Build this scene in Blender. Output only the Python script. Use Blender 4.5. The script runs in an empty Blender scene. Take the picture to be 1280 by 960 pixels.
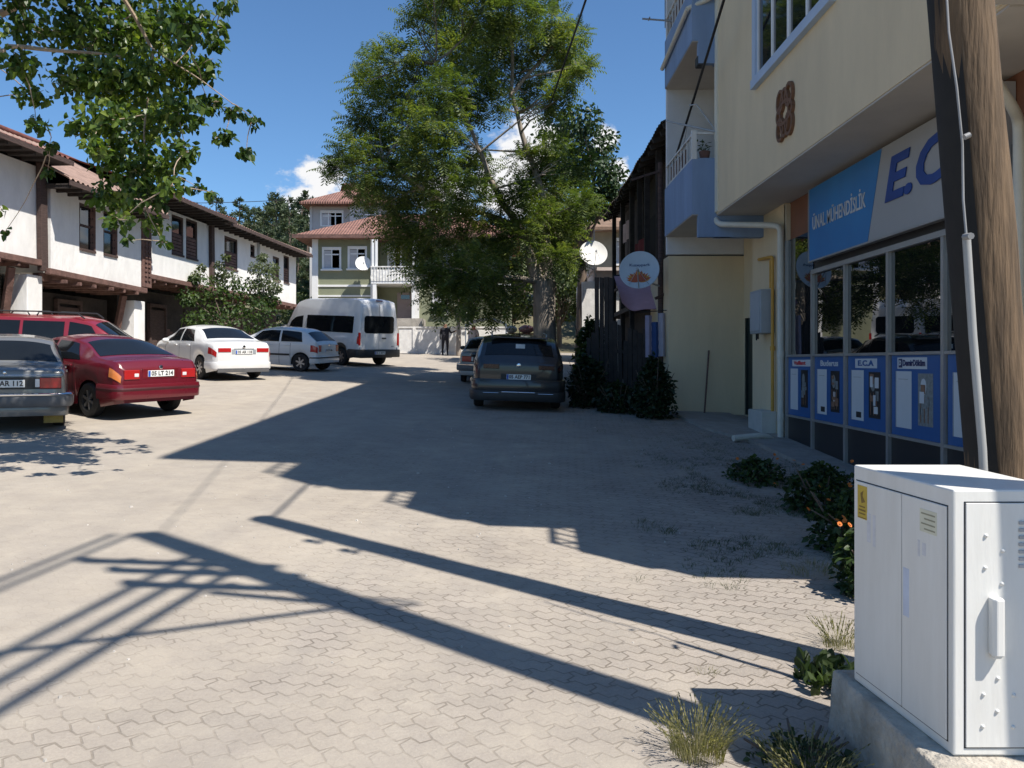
import bpy, bmesh, math, random
from mathutils import Vector, Matrix, noise
random.seed(7)
R = math.radians
C = bpy.context.scene.collection
E = 1.93                                   # eye height above the ground under the camera

def G(x, y):                               # height of the ground
    yy = max(y, -25.0)
    z = .05*min(yy, 55.0) - .035*max(-30.0, min(x, 30.0))
    if y > 55:
        t = min(y-55.0, 170.0)
        s = min(1.0, t/12.0)
        z += t*.215*s + .9*s*noise.noise(Vector((x*.03, y*.03, 0)))
    return z
def X(d, px): return (px-640.0)/1000.0*d
def Z(d, py): return E+(452.0-py)/1000.0*d
def P(d, px, py): return Vector((X(d, px), d, Z(d, py)))

# ------------------------------------------------------------------ materials
def nd(nt, t, **kw):
    n = nt.nodes.new(t)
    for k, v in kw.items():
        if hasattr(n, k) and k not in n.inputs: setattr(n, k, v)
        else: n.inputs[k].default_value = v
    return n
def c4(c): return (c[0], c[1], c[2], 1)
MATS = {}
def M(name, col, rough=.6, metal=0., var=.18, scale=3., bump=0., bscale=30., spec=.5, coat=0., col2=None, stretch=None, ior=None, fine=.0):
    if name in MATS: return MATS[name]
    m = bpy.data.materials.new(name); m.use_nodes = True
    nt = m.node_tree; L = nt.links.new
    b = nt.nodes['Principled BSDF']
    b.inputs['Roughness'].default_value = rough; b.inputs['Metallic'].default_value = metal
    b.inputs['Specular IOR Level'].default_value = spec
    if ior: b.inputs['IOR'].default_value = ior
    if coat: b.inputs['Coat Weight'].default_value = coat; b.inputs['Coat Roughness'].default_value = .05
    tc = nd(nt, 'ShaderNodeTexCoord'); mp = nd(nt, 'ShaderNodeMapping')
    if stretch: mp.inputs['Scale'].default_value = stretch
    L(tc.outputs['Object'], mp.inputs['Vector'])
    n = nd(nt, 'ShaderNodeTexNoise', Scale=scale, Detail=8., Roughness=.65); L(mp.outputs[0], n.inputs['Vector'])
    mix = nd(nt, 'ShaderNodeMix', data_type='RGBA')
    lo = col2 if col2 else tuple(c*(1-var) for c in col)
    hi = col if col2 else tuple(min(1, c*(1+var)) for c in col)
    mix.inputs[6].default_value = c4(lo); mix.inputs[7].default_value = c4(hi)
    rp = nd(nt, 'ShaderNodeMapRange'); rp.inputs[1].default_value = .32; rp.inputs[2].default_value = .68
    L(n.outputs[0], rp.inputs[0]); L(rp.outputs[0], mix.inputs[0])
    L(mix.outputs[2], b.inputs['Base Color'])
    rr = nd(nt, 'ShaderNodeMapRange'); k_ = min(1., rough/.3); rr.inputs[3].default_value = max(0, rough-.06*k_*k_); rr.inputs[4].default_value = min(1, rough+.08*k_*k_)
    L(n.outputs[0], rr.inputs[0]); L(rr.outputs[0], b.inputs['Roughness'])
    if bump:
        n2 = nd(nt, 'ShaderNodeTexNoise', Scale=bscale, Detail=6.); L(mp.outputs[0], n2.inputs['Vector'])
        bp = nd(nt, 'ShaderNodeBump', Strength=bump, Distance=.03); L(n2.outputs[0], bp.inputs['Height']); L(bp.outputs[0], b.inputs['Normal'])
    MATS[name] = m
    return m
def leafmat(name, cols, trans=.35, rough=.5):
    if name in MATS: return MATS[name]
    m = bpy.data.materials.new(name); m.use_nodes = True
    nt = m.node_tree; L = nt.links.new
    b = nt.nodes['Principled BSDF']; b.inputs['Roughness'].default_value = rough; b.inputs['Specular IOR Level'].default_value = .4
    g = nd(nt, 'ShaderNodeNewGeometry'); tc = nd(nt, 'ShaderNodeTexCoord')
    n = nd(nt, 'ShaderNodeTexNoise', Scale=.8, Detail=2.); L(tc.outputs['Object'], n.inputs['Vector'])
    ad = nd(nt, 'ShaderNodeMath', operation='MULTIPLY_ADD'); L(g.outputs['Random Per Island'], ad.inputs[0]); ad.inputs[1].default_value = .6
    sb = nd(nt, 'ShaderNodeMath', operation='MULTIPLY_ADD'); L(n.outputs[0], sb.inputs[0]); sb.inputs[1].default_value = 1.2; sb.inputs[2].default_value = -.4
    L(sb.outputs[0], ad.inputs[2])
    r = nd(nt, 'ShaderNodeValToRGB'); e = r.color_ramp.elements
    e[0].color = c4(cols[0]); e[1].color = c4(cols[-1]); e[0].position = .1; e[1].position = .95
    for i, c in enumerate(cols[1:-1]):
        k = e.new(.1+.85*(i+1)/(len(cols)-1)); k.color = c4(c)
    L(ad.outputs[0], r.inputs[0]); L(r.outputs[0], b.inputs['Base Color'])
    t = nd(nt, 'ShaderNodeBsdfTranslucent'); mc = nd(nt, 'ShaderNodeMix', data_type='RGBA', blend_type='MULTIPLY'); mc.inputs[0].default_value = 1
    L(r.outputs[0], mc.inputs[6]); mc.inputs[7].default_value = (1.6, 1.7, .6, 1); L(mc.outputs[2], t.inputs['Color'])
    mx = nd(nt, 'ShaderNodeMixShader'); mx.inputs[0].default_value = trans
    L(b.outputs[0], mx.inputs[1]); L(t.outputs[0], mx.inputs[2]); L(mx.outputs[0], nt.nodes['Material Output'].inputs['Surface'])
    MATS[name] = m
    return m

# ------------------------------------------------------------------ mesh builder
class MB:
    def __init__(s): s.v = []; s.f = []; s.m = []; s.k = 0
    def quad(s, *p):
        i = len(s.v); s.v += [tuple(q) for q in p]; s.f.append(tuple(range(i, i+len(p)))); s.m.append(s.k)
    def box(s, x0, x1, y0, y1, z0, z1, mat=None):
        i = len(s.v)
        pts = [(x0,y0,z0),(x1,y0,z0),(x1,y1,z0),(x0,y1,z0),(x0,y0,z1),(x1,y0,z1),(x1,y1,z1),(x0,y1,z1)]
        if mat is not None: pts = [tuple(mat @ Vector(p)) for p in pts]
        s.v += pts
        for f in ((0,3,2,1),(4,5,6,7),(0,1,5,4),(1,2,6,5),(2,3,7,6),(3,0,4,7)):
            s.f.append(tuple(i+k for k in f)); s.m.append(s.k)
        return s
    def prism(s, poly, fn, d0, d1):          # poly of 2-D points, fn(u, v, w) -> point
        n = len(poly); i = len(s.v)
        for d in (d0, d1): s.v += [tuple(fn(u, v, d)) for u, v in poly]
        s.f.append(tuple(range(i, i+n))); s.f.append(tuple(range(i+2*n-1, i+n-1, -1))); s.m += [s.k]*2
        for k in range(n):
            s.f.append((i+k, i+n+k, i+n+(k+1) % n, i+(k+1) % n)); s.m.append(s.k)
        return s
    def bar(s, a, b, w, h=None, up=(0,0,1)):
        a = Vector(a); b = Vector(b); h = h or w
        t = (b-a).normalized(); u = Vector(up)
        if abs(t.dot(u)) > .98: u = Vector((1,0,0))
        r = t.cross(u).normalized(); u = r.cross(t)
        i = len(s.v)
        for p in (a, b):
            for (x, y) in ((-1,-1),(1,-1),(1,1),(-1,1)): s.v.append(tuple(p+r*x*w/2+u*y*h/2))
        for f in ((0,1,2,3),(7,6,5,4),(0,4,5,1),(1,5,6,2),(2,6,7,3),(3,7,4,0)):
            s.f.append(tuple(i+k for k in f)); s.m.append(s.k)
        return s
    def tube(s, pts, rad, n=8, caps=True):
        pts = [Vector(p) for p in pts]
        if not isinstance(rad, (list, tuple)): rad = [rad]*len(pts)
        i = len(s.v); ref = None
        for k, p in enumerate(pts):
            t = (pts[min(k+1, len(pts)-1)]-pts[max(k-1, 0)])
            t = t.normalized() if t.length > 1e-9 else Vector((0,0,1))
            if ref is None: ref = t.orthogonal().normalized()
            r = (ref - t*ref.dot(t)); r = r.normalized() if r.length > 1e-6 else t.orthogonal().normalized()
            ref = r; u = t.cross(r)
            for j in range(n):
                a = 2*math.pi*j/n; s.v.append(tuple(p+(r*math.cos(a)+u*math.sin(a))*rad[k]))
        for k in range(len(pts)-1):
            for j in range(n):
                a, b = i+k*n+j, i+k*n+(j+1) % n
                s.f.append((a, b, b+n, a+n)); s.m.append(s.k)
        if caps:
            s.f.append(tuple(range(i+n-1, i-1, -1))); q = i+(len(pts)-1)*n; s.f.append(tuple(range(q, q+n))); s.m += [s.k]*2
        return s
    def lathe(s, prof, fn, n=24):            # prof of (r, w), fn(x, y, w)
        i = len(s.v)
        for r, w in prof:
            for j in range(n):
                a = 2*math.pi*j/n; s.v.append(tuple(fn(r*math.cos(a), r*math.sin(a), w)))
        for k in range(len(prof)-1):
            for j in range(n):
                a, b = i+k*n+j, i+k*n+(j+1) % n
                s.f.append((a, b, b+n, a+n)); s.m.append(s.k)
        return s
    def grid(s, fn, us, vs, close=False):
        i = len(s.v); nu, nv = len(us), len(vs)
        for u in us:
            for v in vs: s.v.append(tuple(fn(u, v)))
        for a in range(nu-1):
            for b in range(nv-1):
                q = i+a*nv+b; s.f.append((q, q+1, q+nv+1, q+nv)); s.m.append(s.k)
        return s
    def build(s, name, mat, parent=None, smooth=None, world=True, bevel=0, origin=None, label=None):
        me = bpy.data.meshes.new(name)
        v = s.v
        if parent is not None and world:
            inv = ROOTM[rootof(parent)].inverted(); v = [tuple(inv @ Vector(p)) for p in v]
        elif origin is not None:
            v = [(p[0]-origin[0], p[1]-origin[1], p[2]-origin[2]) for p in v]
        me.from_pydata(v, [], s.f); me.update()
        for m in (mat if isinstance(mat, (list, tuple)) else [mat]): me.materials.append(m)
        if isinstance(mat, (list, tuple)): me.polygons.foreach_set('material_index', s.m)
        if smooth is not None:
            me.polygons.foreach_set('use_smooth', [True]*len(me.polygons))
            if smooth < 179: me.set_sharp_from_angle(angle=R(smooth))
        o = bpy.data.objects.new(name, me); C.objects.link(o)
        if parent is not None: o.parent = parent
        elif origin is not None: o.location = origin
        if bevel:
            b = o.modifiers.new('bevel', 'BEVEL'); b.width = bevel; b.segments = 2; b.limit_method = 'ANGLE'; b.angle_limit = R(50)
        if label: o['label'] = label
        return o
ROOTM = {}
def rootof(o):
    while o.parent is not None: o = o.parent
    return o.name
def thing(name, label, cat, loc=(0,0,0), rotz=0, group=None, mat=None):
    o = bpy.data.objects.new(name, None); C.objects.link(o); o.empty_display_size = .2
    m = mat if mat is not None else Matrix.Translation(loc) @ Matrix.Rotation(rotz, 4, 'Z')
    o.matrix_world = m; ROOTM[o.name] = m.copy()
    o['label'] = label; o['category'] = cat
    if group: o['group'] = group
    return o
def tag(o, label, cat, group=None):
    o['label'] = label; o['category'] = cat
    if group: o['group'] = group
    ROOTM[o.name] = Matrix.Translation(o.location)
    return o
def kind(o, k): o['kind'] = k; return o
def text_mesh(body, mat4, size, extrude, mat, name, parent, width=None, shear=0., bold=0., align='CENTER'):
    cu = bpy.data.curves.new(name, 'FONT'); cu.body = body; cu.size = size; cu.extrude = extrude; cu.shear = shear; cu.offset = bold
    cu.align_x = align; cu.align_y = 'CENTER'; cu.resolution_u = 3
    t = bpy.data.objects.new(name, cu); C.objects.link(t)
    dg = bpy.context.evaluated_depsgraph_get(); me = bpy.data.meshes.new_from_object(t.evaluated_get(dg)); me.name = name
    bpy.data.objects.remove(t); bpy.data.curves.remove(cu)
    xs = [v.co.x for v in me.vertices]; sx = 1.
    if width: sx = width/max(1e-6, max(xs)-min(xs))
    inv = ROOTM[rootof(parent)].inverted() if parent is not None else Matrix()
    for v in me.vertices: v.co = inv @ (mat4 @ Vector((v.co.x*sx, v.co.y, v.co.z)))
    me.materials.clear(); me.materials.append(mat)
    o = bpy.data.objects.new(name, me); C.objects.link(o)
    if parent is not None: o.parent = parent
    return o
def frame(o, xa, ya):                       # matrix with given axes
    xa = Vector(xa).normalized(); ya = Vector(ya); ya = (ya-xa*ya.dot(xa)).normalized(); za = xa.cross(ya)
    return Matrix(((xa.x, ya.x, za.x, o[0]), (xa.y, ya.y, za.y, o[1]), (xa.z, ya.z, za.z, o[2]), (0,0,0,1)))
def lin(tab, x):
    if x <= tab[0][0]: return tab[0][1]
    for (a, p), (b, q) in zip(tab, tab[1:]):
        if x <= b: return p+(q-p)*(x-a)/(b-a)
    return tab[-1][1]
def smoo(tab, x):                           # lightly smoothed profile lookup
    h = .07
    return (lin(tab, x-h)+2*lin(tab, x)+lin(tab, x+h))/4

# ------------------------------------------------------------------ common materials
white_paint = M('white_plaster', (.80,.785,.755), .85, var=.09, scale=1.9, bump=.5, bscale=7, stretch=(1,1,.45))
cream = M('cream_plaster', (.69,.565,.375), .85, var=.075, scale=1.3, stretch=(1,1,.3), bump=.12, bscale=30)
blue_wall = M('blue_plaster', (.21,.30,.46), .85, var=.14, scale=2., stretch=(1,1,.2))
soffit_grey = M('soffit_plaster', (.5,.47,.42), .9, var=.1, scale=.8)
dark_wood = M('dark_timber', (.075,.047,.04), .85, var=.4, scale=6, bump=.4, bscale=20, stretch=(1,1,6))
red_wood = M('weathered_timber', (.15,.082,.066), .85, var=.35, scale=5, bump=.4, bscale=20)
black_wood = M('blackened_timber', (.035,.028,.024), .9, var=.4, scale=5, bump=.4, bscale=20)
roof_tile = M('roof_tile', (.155,.055,.042), .85, var=.35, scale=5, bump=.3, bscale=30)
old_tile = M('old_roof_tile', (.27,.18,.145), .9, var=.3, scale=3, bump=.3, bscale=30)
glass_dark = M('window_glass', (.012,.015,.018), .04, var=.1, spec=.8, ior=1.7)
shop_glass = M('shop_glass', (.006,.007,.008), .002, var=.05, spec=1., ior=2.0)
pvc = M('white_frame', (.8,.8,.79), .4, var=.04)
steel = M('brushed_metal', (.55,.56,.57), .35, metal=.9, var=.1)
car_glass = M('car_glass', (.010,.012,.014), .05, var=.1, spec=.5, ior=1.4)
grey_paint = M('grey_paint', (.33,.36,.39), .5, var=.08)
concrete = M('concrete', (.36,.33,.29), .9, var=.2, scale=4, bump=.5, bscale=25)
black_rubber = M('black_rubber', (.018,.018,.019), .75, var=.2)
black_plastic = M('black_plastic', (.022,.023,.025), .5, var=.15)
chrome = M('chrome', (.75,.75,.76), .12, metal=1., var=.03)
red_lens = M('red_lens', (.42,.02,.02), .12, var=.1, coat=.6)
amber_lens = M('amber_lens', (.7,.22,.06), .12, var=.1, coat=.6)
clear_lens = M('clear_lens', (.75,.75,.76), .1, var=.05, coat=.6)
plate_white = M('plate_white', (.82,.82,.8), .4, var=.03)
plate_ink = M('plate_ink', (.02,.02,.025), .5, var=.05)
plate_blue = M('plate_blue', (.03,.10,.45), .4, var=.05)
bark = M('tree_bark', (.27,.23,.19), .95, var=.35, scale=6, bump=.8, bscale=18, stretch=(1,1,.25))
bark_dark = M('dark_bark', (.12,.09,.07), .95, var=.35, scale=6, bump=.8, bscale=18, stretch=(1,1,.25))
pole_wood = M('pole_timber', (.115,.075,.043), .9, var=.6, scale=7, bump=.6, bscale=22, stretch=(2.2,2.2,.22))
cable_black = M('cable_black', (.015,.015,.016), .6, var=.1)
pipe_white = M('pipe_plastic', (.6,.58,.5), .5, var=.08)
# ------------------------------------------------------------------ camera, sun, sky
AZ = Vector((-.785, .62)); EL = math.atan(1.5)
sc = bpy.context.scene
cam = bpy.data.cameras.new('camera'); cam.sensor_width = 36; cam.lens = 36*1000/1280; cam.shift_y = -28/1280; cam.clip_end = 3000; cam.clip_start = .05
co = bpy.data.objects.new('camera', cam); C.objects.link(co); co.location = (0,0,E); co.rotation_euler = (R(90),0,0); sc.camera = co
sl = bpy.data.lights.new('sun', 'SUN'); sl.energy = 4.6; sl.angle = R(.55); sl.color = (1,.945,.86)
so = bpy.data.objects.new('sun', sl); C.objects.link(so); so.location = (0,0,60)
sd = Vector((AZ.x*math.cos(EL), AZ.y*math.cos(EL), -math.sin(EL)))
so.rotation_euler = sd.to_track_quat('-Z', 'Y').to_euler()
w = bpy.data.worlds.new('World'); sc.world = w; w.use_nodes = True
nt = w.node_tree; L = nt.links.new; bg = nt.nodes['Background']
sky = nd(nt, 'ShaderNodeTexSky', sky_type='NISHITA'); sky.sun_disc = False; sky.sun_elevation = EL
sky.sun_rotation = math.atan2(-AZ.x, -AZ.y); sky.air_density = 1.0; sky.dust_density = .35; sky.ozone_density = 2.5; sky.altitude = 600
tc = nd(nt, 'ShaderNodeTexCoord')
sep = nd(nt, 'ShaderNodeSeparateXYZ'); L(tc.outputs['Generated'], sep.inputs[0])
mp = nd(nt, 'ShaderNodeMapping'); mp.inputs['Scale'].default_value = (1,1,1.5); L(tc.outputs['Generated'], mp.inputs[0])
n1 = nd(nt, 'ShaderNodeTexNoise', Scale=9., Detail=9., Roughness=.55); L(mp.outputs[0], n1.inputs['Vector'])
# cumulus heaps: a few directions near the skyline, each broken up by noise
acc = None
def math_n(op, a, b=None, c=None):
    n = nd(nt, 'ShaderNodeMath', operation=op)
    for k, q in enumerate((a, b, c)):
        if q is None: continue
        if isinstance(q, (int, float)): n.inputs[k].default_value = q
        else: L(q, n.inputs[k])
    return n.outputs[0]
for px, py, r in ((402,222,.038), (385,262,.05), (668,178,.05), (640,225,.07), (757,172,.02), (770,215,.022), (560,250,.05), (-300,250,.12), (1500,200,.12), (-900,220,.2)):
    d = Vector(((px-640)/1000, 1, (452-py)/1000)).normalized()
    vd = nd(nt, 'ShaderNodeVectorMath', operation='DISTANCE'); L(tc.outputs['Generated'], vd.inputs[0]); vd.inputs[1].default_value = d
    q = math_n('SUBTRACT', 1., math_n('DIVIDE', vd.outputs['Value'], r))
    acc = q if acc is None else math_n('MAXIMUM', acc, q)
n2 = nd(nt, 'ShaderNodeTexNoise', Scale=34., Detail=7., Roughness=.6); L(mp.outputs[0], n2.inputs['Vector'])
f = math_n('ADD', acc, math_n('MULTIPLY_ADD', n2.outputs[0], 1.7, -.85))
cr = nd(nt, 'ShaderNodeMapRange', interpolation_type='SMOOTHSTEP'); cr.inputs[1].default_value = .12; cr.inputs[2].default_value = .55; L(f, cr.inputs[0])
hue = nd(nt, 'ShaderNodeMix', data_type='RGBA', blend_type='MULTIPLY'); hue.inputs[0].default_value = 1.; L(sky.outputs[0], hue.inputs[6]); hue.inputs[7].default_value = (.75,1.0,1.18,1)
mix = nd(nt, 'ShaderNodeMix', data_type='RGBA'); L(cr.outputs[0], mix.inputs[0]); L(hue.outputs[2], mix.inputs[6]); mix.inputs[7].default_value = (7.4,7.4,7.5,1)
L(mix.outputs[2], bg.inputs[0]); bg.inputs[1].default_value = .085
sc.view_settings.view_transform = 'Standard'; sc.view_settings.look = 'None'; sc.view_settings.gamma = 1.; sc.view_settings.exposure = .6; sc.view_settings.use_curve_mapping = False
sc.cycles.max_bounces = 6; sc.cycles.transparent_max_bounces = 6; sc.cycles.use_denoising = True

# ------------------------------------------------------------------ ground
def paving_material():
    m = bpy.data.materials.new('interlocking_paving'); m.use_nodes = True
    nt = m.node_tree; L = nt.links.new; b = nt.nodes['Principled BSDF']
    b.inputs['Roughness'].default_value = .92; b.inputs['Specular IOR Level'].default_value = .25
    tc = nd(nt, 'ShaderNodeTexCoord')
    def mth(op, a, b_=None, c=None):
        n = nd(nt, 'ShaderNodeMath', operation=op)
        for k, q in enumerate((a, b_, c)):
            if q is None: continue
            if isinstance(q, (int, float)): n.inputs[k].default_value = q
            else: L(q, n.inputs[k])
        return n.outputs[0]
    def noise_n(s, d=6., r=.6, v=None):
        n = nd(nt, 'ShaderNodeTexNoise', Scale=s, Detail=d, Roughness=r); L(v or tc.outputs['Object'], n.inputs['Vector']); return n.outputs[0]
    def rng(v, a, b_, c=0., d=1.):
        n = nd(nt, 'ShaderNodeMapRange'); L(v, n.inputs[0])
        for k, q in enumerate((a, b_, c, d)): n.inputs[k+1].default_value = q
        return n.outputs[0]
    def mix(f, a, b_, bt='MIX'):
        n = nd(nt, 'ShaderNodeMix', data_type='RGBA', blend_type=bt)
        if isinstance(f, float): n.inputs[0].default_value = f
        else: L(f, n.inputs[0])
        for k, q in ((6, a), (7, b_)):
            if isinstance(q, tuple): n.inputs[k].default_value = c4(q)
            else: L(q, n.inputs[k])
        return n.outputs[2]
    rot = nd(nt, 'ShaderNodeMapping'); rot.inputs['Rotation'].default_value = (0,0,R(4)); L(tc.outputs['Object'], rot.inputs[0])
    wob = nd(nt, 'ShaderNodeTexNoise', Scale=.55, Detail=2.); L(tc.outputs['Object'], wob.inputs['Vector'])
    vw = nd(nt, 'ShaderNodeVectorMath', operation='MULTIPLY_ADD'); L(wob.outputs['Color'], vw.inputs[0]); vw.inputs[1].default_value = (.16,.16,0); L(rot.outputs[0], vw.inputs[2])
    sp = nd(nt, 'ShaderNodeSeparateXYZ'); L(vw.outputs[0], sp.inputs[0])
    zx = mth('MULTIPLY', mth('PINGPONG', sp.outputs[1], .054), .7)       # zigzag joints
    zy = mth('MULTIPLY', mth('PINGPONG', sp.outputs[0], .054), .7)
    cb = nd(nt, 'ShaderNodeCombineXYZ'); L(mth('ADD', sp.outputs[0], zx), cb.inputs[0]); L(mth('ADD', sp.outputs[1], zy), cb.inputs[1])
    br = nd(nt, 'ShaderNodeTexBrick', offset=.5); br.inputs['Scale'].default_value = 1.
    br.inputs['Brick Width'].default_value = .215; br.inputs['Row Height'].default_value = .115; br.inputs['Mortar Size'].default_value = .0075; br.inputs['Mortar Smooth'].default_value = .45; br.inputs['Bias'].default_value = 0.
    br.inputs['Color1'].default_value = (.365,.325,.288,1); br.inputs['Color2'].default_value = (.305,.275,.245,1); br.inputs['Mortar'].default_value = (.165,.142,.118,1)
    L(cb.outputs[0], br.inputs['Vector'])
    fine = noise_n(70., 8., .8); mid = noise_n(3.2, 7., .65); big = noise_n(.42, 5., .6); speck = noise_n(190., 3., .6)
    col = mix(rng(fine, .3, .7), mix(1., br.outputs[0], (.76,.75,.74), 'MULTIPLY'), mix(1., br.outputs[0], (1.2,1.19,1.17), 'MULTIPLY'))
    dust = mix(rng(mth('ADD', mth('MULTIPLY', mid, .6), mth('MULTIPLY', fine, .4)), .36, .64), (.335,.298,.258), (.425,.378,.315))
    # sand lies over the joints in drifts, more of it to the left and in front
    spw = nd(nt, 'ShaderNodeSeparateXYZ'); L(tc.outputs['Object'], spw.inputs[0])
    cover = mth('ADD', mth('MULTIPLY', rng(big, .34, .62), .62), mth('MULTIPLY', rng(noise_n(2.1, 8., .75), .40, .60), .55))
    cover = mth('ADD', cover, rng(spw.outputs[0], -4.5, 2.4, .46, -.38))
    cover = mth('MINIMUM', mth('MAXIMUM', cover, 0.), .9)
    col = mix(cover, col, dust)
    tone = noise_n(.75, 6., .68)
    col = mix(rng(tone, .35, .7, 0., .6), col, mix(1., col, (.77,.76,.76), 'MULTIPLY'))
    stain = rng(noise_n(1.7, 6., .7), .60, .74); col = mix(mth('MULTIPLY', stain, .42), col, mix(1., col, (.66,.64,.63), 'MULTIPLY'))
    tm_ = nd(nt, 'ShaderNodeMapping'); tm_.inputs['Scale'].default_value = (1.5,.10,1); tm_.inputs['Rotation'].default_value = (0,0,R(9)); L(tc.outputs['Object'], tm_.inputs[0])
    trk = rng(noise_n(.85, 4., .55, tm_.outputs[0]), .42, .66); col = mix(mth('MULTIPLY', trk, .5), col, mix(1., col, (1.16,1.14,1.09), 'MULTIPLY'))
    grit = rng(speck, .70, .76); col = mix(mth('MULTIPLY', grit, .55), col, (.16,.14,.12))
    pal = rng(noise_n(120., 2., .5), .72, .76); col = mix(mth('MULTIPLY', pal, .5), col, (.55,.52,.47))
    L(col, b.inputs['Base Color'])
    h = mth('ADD', mth('MULTIPLY', mth('SUBTRACT', 1., br.outputs['Fac']), mth('SUBTRACT', 1., cover)), mth('MULTIPLY', fine, .55))
    h = mth('ADD', h, mth('MULTIPLY', mid, .7))
    bp = nd(nt, 'ShaderNodeBump', Strength=.55, Distance=.012); L(h, bp.inputs['Height']); L(bp.outputs[0], b.inputs['Normal'])
    return m
paving = paving_material()
earth = M('dry_earth', (.20,.155,.10), .95, var=.3, scale=.35, bump=.4, bscale=3, col2=(.075,.085,.038))
def axis(a, b, n, pw):
    return [((abs(t) ** pw)*(1 if t > 0 else -1)) for t in [-1+2*i/n for i in range(n+1)]]
us = [t*700 for t in axis(0,0,60,2.4)]; vs = [-60+i*5 for i in range(72)]+[320+40*i for i in range(16)]
vs = [-700,-300,-120]+vs
kind(MB().grid(lambda u, v: (u, v, G(u, v)), us, vs).build('ground', earth, smooth=180), 'structure')
def road_pt(u, v): return (u, v, G(u, v)+.004+.012*noise.noise(Vector((u*.5, v*.5, 3)))+.012)
kind(MB().grid(road_pt, [-16+.5*i for i in range(63)], [-10+.5*i for i in range(125)]).build('street_paving', paving, smooth=180), 'structure')
apron = M('concrete_apron', (.30,.275,.245), .9, var=.2, scale=3, bump=.4, bscale=20)
mb = MB()
ap = [(3.9,6.0), (4.82,6.0), (4.82,17.8), (3.5,17.8), (3.6,15.2), (4.05,13.5), (4.15,10)]
mb.prism(ap, lambda u, v, w: (u, v, G(u, v)+w), -.1, .075)
kind(mb.build('shop_pavement', apron), 'structure')
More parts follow.
